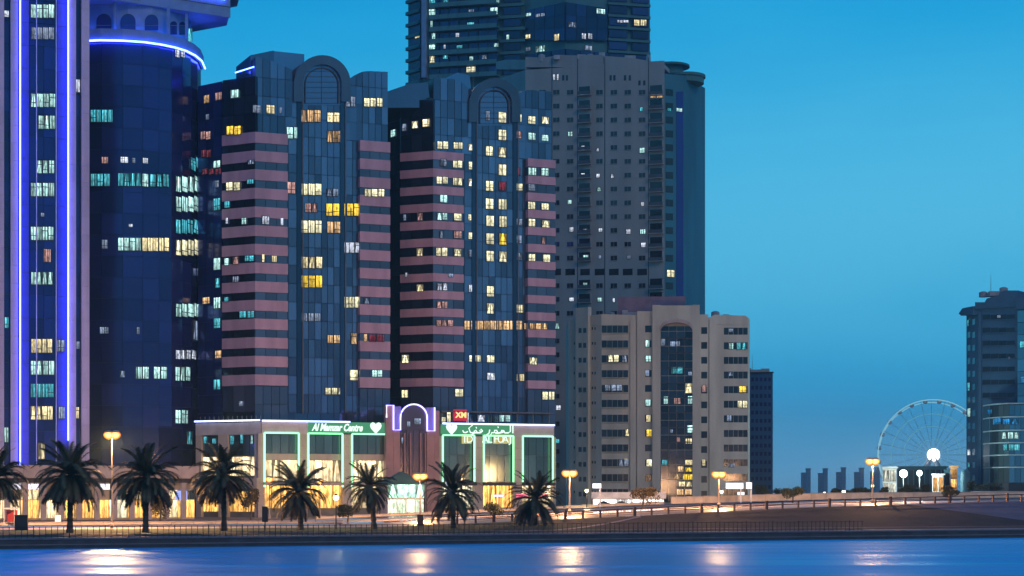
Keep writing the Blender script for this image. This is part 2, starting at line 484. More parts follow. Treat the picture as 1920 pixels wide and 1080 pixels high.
# coping stones, each its own piece, along the stretch in view
cop_root = link('quay_coping', MB().poly([ST(-500, .2, .84), ST(-70, .2, .84), ST(-70, 1.5, .84), ST(-500, 1.5, .84)], Vector((0, 0, .14))).mesh('quay_coping', coping_m))
tag(cop_root, kind='structure')
MB().poly([ST(100, .2, .84), ST(800, .2, .84), ST(800, 1.5, .84), ST(100, 1.5, .84)], Vector((0, 0, .14))).build('coping_run', coping_m, cop_root)
for k in range(85):
    s = -70 + 2 * k
    link('coping_stone', UB(coping_m), cop_root, ST(s + 1, .85, .91), R(23.2), (1.95, 1.3, .14 + random.uniform(-.01, .015)))
fallwall = MB().poly([ST(-500, .31, .3), ST(800, .31, .3), ST(800, .20, .3), ST(-500, .20, .3)], Vector((0, 0, .12)))
tag(fallwall.build('quay_ledge', coping_m), kind='structure')

strip('promenade_path', 1.3, 9, path_m)
lawn_ts = [9, 15, 22, 25, 28, 31, 34, 37, 40, 44]
strip('lawn', 9, 44, lawn_m, s1=22, tt=lawn_ts)
strip('earth_bank', 9, 44, bank_m, s0=22, s1=92, tt=lawn_ts)
strip('paved_slope', 9, 44, slope_m, s0=92, tt=lawn_ts)
# diagonal edge of the paved slope beside the bank
mbd = MB()
ts = lawn_ts
for i, t in enumerate(ts):
    f = (t - 9) / 35
    mbd.v += [tuple(ST(94 - 14 * f, t, H(94 - 14 * f, t) + .012)), tuple(ST(92.6, t, H(92.6, t) + .012))]
for i in range(len(ts) - 1): mbd.f.append((2 * i, 2 * i + 1, 2 * i + 3, 2 * i + 2))
tag(mbd.build('slope_edge_paving', slope_m), kind='structure')
strip('verge', 44, 45.7, ground_m, .0)
strip('kerb', 45.7, 46, kerb_m, .13)
strip('road', 46, 66, asphalt_m, .004, tt=[46, 56, 66])
strip('road_edge_line', 46.5, 46.7, paint_m, .008)
strip('road_edge_line', 65.3, 65.5, paint_m, .008)
strip('kerb', 66, 66.3, kerb_m, .13)
strip('median', 66.3, 71.7, path_m, .12)
strip('kerb', 71.7, 72, kerb_m, .13)
strip('road', 72, 90, asphalt_m, .004, tt=[72, 81, 90])
strip('kerb', 90, 90.3, kerb_m, .13)
strip('pavement', 90.3, 96, path_m, .12)
strip('ground', 96, 3000, ground_m, tt=[96, 98, 102, 106, 110, 114, 118, 200, 600, 3000], s0=-1500, s1=2500)
# cream parapet walls that catch street light, the low ones added for that
wall_m = mat('parapet_cream', (.62, .50, .38), .75, 0, .15, .5, .2, 4, rnd=.06)
def parapet(s0, s1, t, h, label, step=3.0):
    w0 = ST(s0, t, H(s0, t))
    root = empty('parapet_wall', w0, label, 'wall')
    k = int((s1 - s0) / step)
    for i in range(k):
        s = s0 + (i + .5) * step
        link('wall_panel', UB(wall_m), root, ST(s, t, H(s, t) + h / 2) - w0, R(23.2), (step - .05, .3, h))
        link('coping_piece', UB(kerb_m), root, ST(s, t, H(s, t) + h + .06) - w0, R(23.2), (step - .02, .42, .12))
parapet(s_at(1258, 95), 160, 95, 1.15, 'long pale parapet wall along the far side of the road on the right')
parapet(8, s_at(1250, 95), 95, .4, 'low pale wall added behind the road to catch street light, in front of the white roadside shop')
parapet(-110, 6, 69, .42, 'low pale wall added along the middle of the road on the left to catch street light')
mk = MB()
for k in range(60):
    s = -90 + 4 * k
    a, c = ST(s, 55.9), ST(s + 2, 56.1)
    for q, w in ((s, 55.9), (s + 2, 55.9), (s + 2, 56.1), (s, 56.1)): mk.v.append(tuple(ST(q, w, H(q, w) + .009)))
    mk.f.append((4 * k, 4 * k + 1, 4 * k + 2, 4 * k + 3))
tag(mk.build('road_marking', paint_m), kind='structure')
# footpaths: diagonal one up to the road, and the strip along the lawn
def footpath(p, w, name='footpath', m=path_m):
    mb = MB()
    for s, t in p:
        mb.v += [tuple(ST(s - w * .4, t - w, H(s, t - w) + .03)), tuple(ST(s + w * .4, t + w, H(s, t + w) + .03))]
    for i in range(len(p) - 1): mb.f.append((2 * i, 2 * i + 2, 2 * i + 3, 2 * i + 1))
    tag(mb.build(name, m), kind='structure')
footpath([(2, 10), (8, 15), (14, 20), (18, 24), (22, 28), (26, 32), (31, 37), (37, 43)], 1.1)
footpath([(-120, 20), (-60, 20), (-20, 19), (0, 18), (20, 19), (40, 20), (60, 20), (90, 20)], .8)

# ---------------------------------------------------------------- quay fence and road guard rail
fence = empty('quay_fence', ST(-60, 1.2, .98), 'dark low picket railing along the edge of the lagoon quay', 'railing')
post_me = MB().abox(-.026, .026, -.026, .026, 0, 1.08).mesh('fence_post', steel_dark)
for k in range(190):
    s = -62 + .56 * k
    link('post', post_me, fence, ST(s, 1.2, .98) - fence.location, R(23.2), (1.5, 1.5, 1.06) if k % 6 == 0 else None)
for z in (1.08, 2.0):
    a, c = ST(-62.2, 1.2, z), ST(44, 1.2, z)
    MB().tube([a, c], .026, 5).build('rail', steel_dark, fence)
rail_m = mat('rail_steel', (.13, .07, .06), .5, .4)
guard = empty('road_guard_rail', ST(14, 44.8, H(14, 44.8)), 'long brown guard rail with square posts climbing along the road above the bank', 'guard rail')
gp = MB().abox(-.11, .11, -.11, .11, -.2, 1.0).mesh('rail_post', rail_m)
s_list = [9 + 2.55 * k for k in range(44)]
for k, s in enumerate(s_list):
    link('post', gp, guard, ST(s, 44.8, H(s, 44.8)) - guard.location, R(23.2), (1.5, 1.5, 1.2) if k % 4 == 3 else None)
for h, rad in ((.96, .07), (.5, .045)):
    MB().tube([ST(s, 44.8, H(s, 44.8) + h) for s in s_list], rad, 5).build('rail', rail_m, guard)
# ---------------------------------------------------------------- the two banded towers
neon_white = emit('neon_white_blue', (.50, .58, 1.0), 3.2)
neon_green = emit('neon_green', (.30, 1.0, .46), 2.4)
neon_blue = emit('neon_blue', (.055, .075, 1.0), 20.0)
neon_ring = emit('neon_ring_blue', (.045, .085, 1.0), 24.0)
neon_violet = emit('neon_violet', (.30, .28, 1.0), 5.0)

def arch_ring(f, cx, sy, ro, ri, ybot, d0, d1, legs=None):
    """arch band with two legs: outer and inner radius in photo pixels about (cx, sy)"""
    mb = MB(); out = []; inn = []
    k = 18
    for i in range(k + 1):
        a = math.pi * (1 - i / k)
        out.append((cx + ro * math.cos(a), sy - ro * math.sin(a))); inn.append((cx + ri * math.cos(a), sy - ri * math.sin(a)))
    for i in range(k):
        f.plate(mb, [out[i], out[i + 1], inn[i + 1], inn[i]], d0, d1)
    l0, l1 = legs or ((cx - ro, cx - ri), (cx + ri, cx + ro))
    for a, b_ in (l0, l1):
        f.plate(mb, [(a, sy), (b_, sy), (b_, ybot), (a, ybot)], d0, d1 - .003)
    return mb

def banded_tower(label, q):
    cx, cY = q['corner']
    fr = Fac.dir(cx, cY, q['end'])                       # plane of the banded bays
    gl = fr.back(1.3)                                    # plane of the glass face
    root = empty('banded_office_tower', (fr.a.x, fr.a.y, 1.0), label, 'office tower', 'pink banded towers on the lagoon front')
    sL = Fac.px(q['sideL'][0], q['sideL'][1], q['bandL'][0], q['bandL'][1])   # far dark side wall
    sB = Fac.px(q['bandL'][0], q['bandL'][1] - .9, cx, cY)                    # slanted banded side
    zb = q['zb']; ztop = q['ztop']; fh = 3.35; ne = q.get('nb', 14)
    gs = gl.a - gl.n * .05; ge = gl.b - gl.n * .05
    back = gl.n * -26
    body = [tuple((sL.a - sL.n * .3).xy), tuple((sL.b - sL.n * .6).xy), tuple((fr.a - fr.n * 1.7).xy), tuple((ge).xy), tuple((ge + back).xy), tuple((Vector((sL.a.x, sL.a.y, 0)) + Vector((-2, 20, 0))).xy)]
    prism(root, 'core_wall', body, 1.0, ztop - 3.2, frame_dark)
    U = fr.u; nfl = int((ztop - 3.4 - 17.9) / fh)
    z0g = zb - fh * 14 - fh * 1; rows_low = 2
    zlow = z0g
    zhi = zb + fh * int((ztop - 3.0 - zb) / fh)
    nrow = round((zhi - zlow) / fh)
    # glass face columns
    cols = q['cols']
    for x0, x1, nn in cols:
        panels(root, 'glass_panel', gl, glassA, gl.u(x0), gl.u(x1), nn, zlow, zhi, nrow, 0, .12, .10)
    # top rows up to the parapet
    # bands on the bays
    for (x0, x1, ztopb, cnt) in ((cx, q['bayL'], zb, ne), (q['bayR'][0], q['bayR'][1], q['zbR'], ne)):
        u0, u1 = fr.u(x0), fr.u(x1); h = q['bh']
        n3 = 3
        for k in range(cnt):
            zt = ztopb - fh * k
            for i in range(2):
                w = (u1 - u0) / 2
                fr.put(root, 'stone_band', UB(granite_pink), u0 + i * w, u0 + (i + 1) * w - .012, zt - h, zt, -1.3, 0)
            if k < cnt - 1:
                for i in range(n3):
                    w = (u1 - u0) / n3
                    fr.put(root, 'strip_window', UB(glassE), u0 + i * w + .04, u0 + (i + 1) * w - .04, zt - fh + .02, zt - h - .02, -1.2, -.16)
    # slanted side of the left bay
    u0, u1 = 0.0, sB.L; h = q['bh']
    for k in range(ne):
        zt = zb - fh * k
        for i in range(2):
            w = u1 / 2
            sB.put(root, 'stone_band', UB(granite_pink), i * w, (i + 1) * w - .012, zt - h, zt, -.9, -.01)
        if k < ne - 1:
            for i in range(3):
                w = u1 / 3
                sB.put(root, 'strip_window', UB(glassB), i * w + .04, (i + 1) * w - .04, zt - fh + .02, zt - h - .02, -.8, -.16)
    panels(root, 'side_glass_panel', sB, glassB, 0, sB.L, 3, zb + .1, zhi, max(1, round((zhi - zb) / fh)), -.9, -.2, .08)
    panels(root, 'side_glass_panel', sB, glassA, 0, sB.L, 3, zlow, zb - fh * ne + fh - h, 1, -.9, -.2, .08)
    panels(root, 'side_glass_panel', sL, glassC if q['navy'] else glassB, 0, sL.L, 3, zlow - 3.4, zhi, nrow + 1, -.2, 0, .08)
    # low floors above the mall roof
    panels(root, 'low_glass_panel', gl, glassA, 0, gl.L, 10, 17.95, zlow, max(1, round((zlow - 17.95) / fh)), 0, .12, .10)
    for x0, x1 in ((cx, q['bayL']), q['bayR']):
        panels(root, 'low_glass_panel', fr, glassE, fr.u(x0), fr.u(x1), 4, 17.95, zb - fh * (ne - 1) - q['bh'] - .1, 2, -1.2, -.1, .08)
    # roof screens with their own slopes, in glass courses
    for pl in q['screens']:
        tp = pl[:-2]; x0, x1 = tp[0][0], tp[-1][0]
        def ytop(x):
            for (xa, ya), (xb, yb_) in zip(tp, tp[1:]):
                if xa <= x <= xb: return ya + (yb_ - ya) * (x - xa) / (xb - xa)
            return tp[-1][1]
        mb = MB(); gl.plate(mb, [(x, y + 1) for x, y in tp] + [(x1, pl[-2][1]), (x0, pl[-1][1])], -11, -.05); mb.build('roof_screen_mass', frame_dark, root)
        nc = max(3, round((x1 - x0) / 13))
        for i in range(nc):
            xa, xb = x0 + (x1 - x0) * i / nc, x0 + (x1 - x0) * (i + 1) / nc
            ua, ub = gl.u(xa) + .05, gl.u(xb) - .05
            ta, tb = gl.z(ytop(xa), ua), gl.z(ytop(xb), ub); z = zb + .1
            while z < min(ta, tb) - .3:
                zt_ = z + fh - .1
                za, zb2 = min(zt_, ta), min(zt_, tb)
                if min(ta, tb) - zt_ < 1.0: za, zb2 = ta, tb
                mb = MB(); mb.poly([gl.pt(ua, z, 0), gl.pt(ub, z, 0), gl.pt(ub, zb2, 0), gl.pt(ua, za, 0)], gl.n * .14); mb.build('roof_screen_panel', glassA, root)
                z += fh
                if min(ta, tb) - zt_ < 1.0: break
    for pl, d0, d1, nm in q['blocks']:
        mb = MB(); gl.plate(mb, pl, d0, d1); mb.build(nm, glassA, root)
    # big arch
    acx, asy, ro, ri, yb = q['arch']
    arch_ring(gl, acx, asy, ro, ri, asy + 34, .12, .8).build('arch_surround', glassE, root)
    ri2 = ri + 1
    arch_ring(gl, acx, asy + 1, ri - 4, ri - 6, asy + 36, .12, .5).build('arch_inner_rim', frame_dark, root)
    pts = [(acx - ri2, asy + 40)] + [(acx - ri2 * math.cos(math.pi * i / 16), asy - ri2 * math.sin(math.pi * i / 16)) for i in range(17)] + [(acx + ri2, asy + 40)]
    mb = MB(); gl.plate(mb, pts, -8, .22); mb.build('arch_glass', glassA, root)
    mb = MB()
    for j in range(8):
        y = asy + 36 - j * 10
        hw = ri2 if y >= asy else math.sqrt(max(0, ri2 ** 2 - (asy - y) ** 2))
        if hw > 4: gl.plate(mb, [(acx - hw, y), (acx + hw, y), (acx + hw, y + .8), (acx - hw, y + .8)], .2, .3)
    gl.plate(mb, [(acx - .4, asy - ri2), (acx + .4, asy - ri2), (acx + .4, asy + 36), (acx - .4, asy + 36)], .2, .3)
    mb.build('arch_glazing_bars', frame_dark, root, kind='stuff')
    for a, b_ in q['grooves']:
        mb = MB(); gl.plate(mb, [(a, asy + 30), (b_, asy + 30), (b_, yb), (a, yb)], .12, .32); mb.build('dark_pilaster', glassB, root)
        mb = MB(); gl.plate(mb, [(b_ + 1, asy + 30), (b_ + 3, asy + 30), (b_ + 3, yb), (b_ + 1, yb)], .12, .4); mb.build('metal_fin', frame_grey, root)
    facs = [(sL, q['sideL'][0], q['bandL'][0], .03), (sB, q['bandL'][0], cx, .0), (fr, cx, q['bayL'], -.05), (gl, q['bayL'], q['bayR'][0], .14), (fr, q['bayR'][0], q['bayR'][1] + 3, -.05), (gl, q['bayR'][1] + 3, 1060, .14)]
    # above the bays the wall plane is the glass face
    hi = [r for r in q['lit'] if r[1] < q['ybay'] and r[0] >= cx]
    lo = [r for r in q['lit'] if r not in hi]
    place_lit(root, [(gl, cx, 1060, .14)], hi)
    place_lit(root, facs, lo)
    return root, fr, gl

litA = [(383,178,394,194,'o'),(404,173,418,188,'p'),(432,168,449,184,'c'),(366,171,371,185,'c'),(387,214,393,225,'d'),(377,246,397,262,'p'),(425,236,453,253,'g'),
(473,197,490,212,'d'),(498,197,515,214,'y'),(523,201,528,214,'d'),(562,206,601,230,'o'),(612,211,636,230,'y'),(536,238,563,261,'c'),(612,245,643,268,'o'),(647,181,666,201,'d'),(681,184,717,201,'v'),
(378,281,397,295,'r'),(400,301,415,315,'c'),(379,316,417,327,'r'),(464,300,478,308,'d'),(424,341,452,358,'v'),(463,336,477,345,'t'),(537,341,554,364,'p'),(564,344,603,367,'v'),(611,354,634,369,'d'),(683,354,721,369,'v'),
(401,371,415,395,'t'),(421,377,432,390,'t'),(571,381,595,399,'p'),(610,381,675,406,'g'),(490,405,506,421,'w'),(526,408,531,423,'w'),(453,408,463,421,'c'),(424,408,428,420,'w'),(564,413,603,438,'v'),(612,415,638,438,'o'),
(643,454,675,475,'w'),(401,483,415,507,'c'),(421,484,430,498,'c'),(436,481,449,496,'p'),(459,479,477,490,'t'),(491,476,496,492,'y'),(509,479,519,492,'y'),(564,481,604,504,'y'),(564,516,604,540,'g'),(436,518,449,529,'d'),
(380,557,395,570,'o'),(401,557,415,579,'c'),(421,557,430,566,'t'),(643,556,675,578,'v'),(682,559,693,570,'d'),(564,587,601,603,'d'),(401,596,415,616,'t'),(449,583,478,596,'t'),(612,628,637,644,'o'),(656,624,669,646,'o'),(682,626,688,641,'o'),(691,627,721,641,'r'),
(404,657,417,672,'o'),(654,693,671,714,'v'),(697,694,717,707,'c'),(608,727,645,740,'v'),(401,711,415,731,'t'),(368,210,373,226,'d'),(366,290,374,300,'t'),(448,752,458,762,'d'),(404,521,414,540,'t'),(404,338,412,352,'d')]
towerA = dict(corner=(478, 335), end=728, bayL=540, bayR=(675, 732), sideL=(371, 343.5), bandL=(416, 339.4), zb=70.1, zbR=70.1, ztop=83.2, bh=1.93, navy=True, ybay=245,
    cols=((540, 556, 1), (566, 602, 3), (602, 637, 3), (646, 675, 2)), arch=(602, 158, 53, 36, 775), grooves=((556, 565), (637, 645)),
    screens=[[(478, 107), (500, 110), (526, 122), (548, 131), (552, 200), (478, 200)], [(655, 147), (672, 137), (684, 133), (727, 135), (727, 215), (652, 215)]],
    blocks=[([(475, 99), (519, 90), (521, 160), (475, 160)], -12, -2, 'penthouse_block'), ([(519, 90), (578, 96), (578, 160), (521, 160)], -12, -2.5, 'penthouse_block')], lit=litA)
litB = [(733,243,743,257,'c'),(754,232,763,246,'d'),(772,227,785,241,'v'),(792,223,807,238,'y'),(909,208,918,227,'d'),(933,210,949,231,'v'),(961,214,978,229,'v'),(988,218,1004,233,'v'),(1014,219,1029,233,'v'),
(933,243,949,264,'v'),(962,246,978,260,'p'),(988,249,1004,263,'c'),(1014,253,1028,265,'c'),(818,265,840,280,'v'),(849,267,867,280,'v'),(877,270,888,283,'v'),(909,274,924,293,'v'),(933,276,949,296,'v'),
(825,298,838,312,'d'),(849,301,867,315,'v'),(877,303,888,319,'v'),(933,308,949,330,'v'),(989,314,1006,329,'c'),(1014,315,1030,330,'c'),(818,331,840,345,'v'),(849,333,867,348,'v'),(877,335,890,350,'v'),(909,339,925,359,'v'),(934,341,949,358,'r'),(963,344,980,358,'v'),
(824,365,840,380,'c'),(909,372,925,393,'v'),(933,373,950,394,'v'),(989,378,1004,393,'v'),(1014,381,1030,394,'v'),(782,399,794,414,'p'),(757,402,762,414,'d'),(819,399,839,413,'c'),(850,400,866,414,'v'),(877,402,883,414,'v'),(910,404,926,425,'v'),(934,405,950,427,'v'),(965,410,979,423,'d'),(990,410,1004,425,'v'),(1015,413,1032,427,'v'),
(850,433,866,447,'p'),(877,436,887,449,'v'),(910,437,926,459,'v'),(934,437,950,460,'g'),(966,441,978,457,'d'),(1016,444,1022,458,'p'),(781,465,794,481,'y'),(817,464,839,481,'v'),(850,466,866,481,'v'),(877,468,888,482,'d'),(910,470,926,491,'v'),(934,471,950,492,'v'),(966,474,979,488,'d'),(990,476,1004,490,'v'),(1017,477,1032,492,'v'),
(781,533,795,547,'y'),(819,531,840,545,'w'),(877,534,890,548,'w'),(911,536,926,557,'v'),(818,565,839,578,'p'),(911,568,926,589,'v'),(965,571,981,587,'y'),(817,600,850,612,'p'),(869,601,979,619,'o'),(981,606,1027,618,'o'),(1041,608,1049,618,'c'),
(753,665,768,681,'v'),(878,666,901,679,'v'),(911,666,927,680,'v'),(991,670,1008,684,'v'),(911,699,928,713,'w'),(961,701,983,715,'y'),(753,731,766,746,'y'),(852,729,869,744,'v'),(1016,734,1040,750,'v'),(760,511,764,520,'w'),
(840,513,850,520,'d'),(824,433,832,447,'d'),(961,314,975,329,'r'),(990,345,1004,358,'d')]
litB = [r for r in litB if r[0] < 1036]
towerB = dict(corner=(812, 358), end=1040, bayL=870, bayR=(990, 1042), sideL=(722, 366), bandL=(750, 361.6), zb=70.9, zbR=70.9, ztop=84.6, bh=1.6, navy=False, ybay=281,
    cols=((870, 886, 1), (892, 928, 3), (928, 961, 3), (969, 990, 2)), arch=(925, 196, 48, 32, 790), grooves=((884, 891), (961, 968)),
    screens=[[(812, 146), (850, 148), (872, 158), (878, 165), (880, 240), (812, 240)], [(972, 176), (990, 167), (1004, 170), (1034, 172), (1034, 250), (968, 250)]],
    blocks=[([(728, 170), (772, 155), (805, 152), (812, 200), (728, 200)], -14, -1, 'penthouse_block'), ([(856, 135), (872, 128), (895, 134), (900, 180), (856, 180)], -9, -4, 'penthouse_block')], lit=litB)
rootA, frA, glA = banded_tower('pink and grey banded tower next to the curved blue one, gold lit windows mid-height', towerA)
rootB, frB, glB = banded_tower('pink and grey banded tower with two columns of pale lit windows below its arch', towerB)
# roof lights on the side wall of the first tower, behind the glass arch
mb = MB().tube([Fac.px(371, 343, 478, 337).pp(443, 137, .3), Fac.px(371, 343, 478, 337).pp(478, 126, .3)], .12, 5)
mb.build('roof_edge_light', neon_ring, rootA)

# ---------------------------------------------------------------- curved blue tower with arcade, ring light and overhanging roof slab
cur = [(140, 331), (190, 330), (230, 330.3), (268, 331.3), (298, 333), (322, 335), (342, 337.5), (358, 340.8), (370, 345), (376, 351), (373, 360)]
cpt = [(sx(x) * y, y) for x, y in cur]
rootR = empty('curved_glass_tower', (cpt[3][0], cpt[3][1], 1.0), 'dark blue curved glass tower with a glowing ring and arched arcade under an overhanging slab', 'office tower')
clos = [(cpt[-1][0] - 3, 378), (cpt[0][0] - 2, 378)]
prism(rootR, 'core_wall', [(x, y + .35) for x, y in cpt] + clos, 1.0, 85.3, frame_dark)
segs = [Fac(cpt[i], cpt[i + 1]) for i in range(len(cpt) - 1)]
zr, fhR = 85.0, 3.78
nR = 20
for k, f in enumerate(segs):
    n_ = max(1, round(f.L / 3.0)) if k < 8 else 1
    panels(rootR, 'glass_panel', f, glassC, 0, f.L, n_, zr - fhR * nR, zr, nR, -.15, 0, .06)
def band_along(name, pts, z0, z1, d, m, root):
    fwd = []
    for i, (x, y) in enumerate(pts):
        a = Vector(pts[max(i - 1, 0)]); c = Vector(pts[min(i + 1, len(pts) - 1)]); t = (c - a).normalized()
        fwd.append((x + t.y * d, y - t.x * d))
    prism(root, name, fwd + [(x, y + 1.5) for x, y in reversed(pts)], z0, z1, m)
    return fwd
white_panel = mat('pale_cladding', (.14, .27, .46), .5, 0, .08)
band_along('ring_fascia', cpt[:10], 85.25, 86.7, .6, white_panel, rootR)
rp = band_along('ring_soffit', cpt[:10], 85.0, 85.2, .35, white_panel, rootR)
def offs(pts, d):
    out = []
    for i, (x, y) in enumerate(pts):
        a = Vector(pts[max(i - 1, 0)]); c = Vector(pts[min(i + 1, len(pts) - 1)]); t = (c - a).normalized()
        out.append((x + t.y * d, y - t.x * d))
    return out
MB().tube([(x, y, 85.1) for x, y in offs(cpt[:10], .85)], .17, 6).build('ring_light', neon_ring, rootR)
lip_o, lip_i = offs(cpt[:10], .6), offs(cpt[:10], .45)
prism(rootR, 'fascia_lip', lip_o + lip_i[::-1], 86.7, 87.25, white_panel)
MB().tube([(x, y, 86.82) for x, y in offs(cpt[:10], -.1)], .09, 5).build('arcade_fill_strip', emit('arcade_fill_blue', (.02, .12, 1.0), 26.0), rootR)  # hidden blue strip added behind the fascia to brighten the arcade
arc_pts = [(140, 333), (190, 332.2), (240, 332.6), (285, 334), (318, 336.5), (345, 340), (358, 345)]
acp = [(sx(x) * y, y) for x, y in arc_pts]
prism(rootR, 'arcade_wall', acp + [(sx(350) * 370, 370), (acp[0][0], 370)], 86.7, 92.3, white_panel)
for i, f in enumerate([Fac(acp[j], acp[j + 1]) for j in range(len(acp) - 1)]):
    for (px_, w_) in ((195, 28), (240, 28), (284, 25), (325, 12), (341, 10)):
        a_, b_ = arc_pts[i][0], arc_pts[i + 1][0]
        if a_ <= px_ < b_:
            pts = [(px_ - w_ / 2, 57 + (px_ > 300) * 8)] + [(px_ - w_ / 2 * math.cos(math.pi * q / 10), 40 - w_ / 2 * math.sin(math.pi * q / 10) + (px_ > 300) * 6) for q in range(11)] + [(px_ + w_ / 2, 57 + (px_ > 300) * 8)]
            m_ = MB(); f.plate(m_, pts, .0, .12); m_.build('arched_opening', glassC, rootR)
            m_ = MB(); m_.tube([f.pp(px_ - w_ / 2, 48, .2), f.pp(px_ + w_ / 2, 48, .2)], .05, 4); m_.build('handrail', steel, rootR)
for px_, Y_ in ((216, 331.2), (316, 334.2), (350, 338)):
    c = P(px_, 60, Y_); MB().abox(c.x - .25, c.x + .25, c.y - .2, c.y + .3, 86.7, 92.3).build('arcade_column', white_panel, rootR)
c = P(355, 60, 339.5); link('pane', UB(W['t']), rootR, Vector((c.x, c.y, 88.5)) - rootR.location, 0, (1.1, .1, 2.4))
slab = [(sx(100) * 323.5, 323.5), (sx(432) * 341.8, 341.8), (sx(372) * 346.4, 346.4), (sx(345) * 356, 356), (sx(100) * 356, 356)]
prism(rootR, 'roof_slab', slab, 92.3, 93.4, white_panel)
slab2 = [(sx(100) * 323.5, 323.5), (sx(432) * 341.8, 341.8), (sx(425) * 352, 352), (sx(345) * 358, 358), (sx(100) * 358, 358)]
prism(rootR, 'roof_parapet', slab2, 93.4, 98.6, white_panel)
prism(rootR, 'roof_storey', [(x * .98, y + 6) for x, y in slab2], 98.6, 109, white_panel)
a_, b_ = Vector((slab2[0][0], slab2[0][1], 0)), Vector((slab2[1][0], slab2[1][1], 0)); t_ = (b_ - a_).normalized(); n_ = Vector((t_.y, -t_.x, 0))
MB().tube([a_ + n_ * .3 + Vector((0, 0, 95.4)), b_ - t_ * 1.2 + n_ * .3 + Vector((0, 0, 95.4))], .14, 6).build('slab_edge_light', neon_ring, rootR)
for zz in (94.2, 96.2, 97.6):
    m_ = MB(); m_.tube([a_ + n_ * .06 + Vector((0, 0, zz)), b_ + n_ * .06 + Vector((0, 0, zz))], .05, 4); m_.build('fascia_groove', frame_dark, rootR)
litR = [(170,205,212,230,'t'),(190,294,204,307,'p'),(225,294,241,306,'w'),(247,296,254,306,'d'),(266,296,278,307,'w'),(170,325,207,350,'t'),(221,324,265,350,'t'),(266,325,278,351,'c'),(280,326,317,351,'t'),(328,330,374,361,'c'),(328,368,374,398,'c'),(356,300,376,320,'t'),
(328,411,372,439,'t'),(221,445,265,471,'c'),(266,445,317,472,'y'),(190,449,203,467,'d'),(328,449,374,480,'v'),(328,569,374,595,'c'),(187,613,204,626,'d'),(328,656,367,674,'w'),(254,687,279,711,'c'),(287,687,313,711,'c'),(327,687,356,715,'c'),(224,695,235,708,'d'),(327,768,352,795,'c'),(349,808,360,834,'t'),(327,91,346,108,'w'),(368,505,374,520,'d'),(360,600,375,640,'d'),(241,420,249,426,'w'),(256,613,262,627,'d')]
place_lit(rootR, [(f, cur[i][0], cur[i + 1][0], .0) for i, f in enumerate(segs[:9])], litR, .03, 11)

# ---------------------------------------------------------------- striped neon tower at the left edge
fL = Fac.dir(-40, 306, 168)
rootL = empty('neon_striped_tower', (fL.a.x, fL.a.y, 1.0), 'lilac and navy striped tower with glowing blue neon lines at the left edge', 'office tower')
bk = fL.back(22); bk1 = fL.back(1.6)
prism(rootL, 'core_wall', [tuple(bk1.a.xy), tuple(bk1.b.xy), tuple(bk.b.xy), tuple(bk.a.xy)], 1.0, 108, frame_dark)
blue_cladding = mat('blue_cladding', (.05, .07, .40), .35, .1, .06)
for x0, x1 in ((-36, -22), (-14, 8), (20, 34), (130, 143), (153, 168)):
    u0, u1 = fL.u(x0), fL.u(x1)
    for k in range(34):
        z = 8.0 + k * 2.9
        for i in range(1 if x1 - x0 < 20 else 2):
            w = (u1 - u0) / (1 if x1 - x0 < 20 else 2)
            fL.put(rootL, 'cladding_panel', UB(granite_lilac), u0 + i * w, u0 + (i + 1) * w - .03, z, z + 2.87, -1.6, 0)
for x0, x1 in ((-22, -14), (8, 20), (143, 153)):
    panels(rootL, 'strip_window', fL, glassC, fL.u(x0) + .02, fL.u(x1) - .02, 1, 8.0, 106, 26, -1.5, -1.0, .12)
rec = fL.back(1.3)
for x0, x1 in ((36, 55), (107, 128)):
    panels(rootL, 'recess_panel', rec, blue_cladding, rec.u(x0), rec.u(x1), 1, 8, 106, 26, 0, .1, .05)
panels(rootL, 'glass_panel', rec, glassC, rec.u(55), rec.u(107), 2, 8, 106, 26, .12, .5, .06)
for x0 in (67.3, 104):
    m_ = MB(); rec.plate(m_, [(x0 - .6, -60), (x0 + .6, -60), (x0 + .6, 872), (x0 - .6, 872)], .5, .8); m_.build('glass_fin', white_paint, rootL)
for x0 in (37.5, 127.5):
    u0 = fL.u(x0); MB().tube([fL.pt(u0, 9.3 if x0 < 100 else 14, .2), fL.pt(u0, 106, .2)], .14, 6).build('neon_line', neon_blue, rootL)
litL = [(56,9,101,36,'c'),(57,52,101,76,'d'),(56,176,103,203,'c'),(70,217,103,244,'c'),(67,301,101,327,'c'),(56,343,101,370,'c'),(56,425,100,452,'c'),(80,467,95,493,'p'),(57,510,98,535,'c'),(57,635,97,663,'y'),(105,637,121,661,'d'),(56,676,101,704,'c'),(56,719,100,746,'t'),(56,761,98,788,'y'),(108,762,121,786,'d'),(75,400,82,407,'d'),(70,830,84,862,'y')]
place_lit(rootL, [(rec, 40, 125, .5)], litL, .03, 11)
place_lit(rootL, [(fL, -20, 168, -1.0)], [(9,17,19,30,'w'),(144,146,152,172,'w'),(10,593,18,615,'t'),(144,639,152,654,'d'),(9,800,18,830,'c'),(144,762,150,785,'y')], .03)
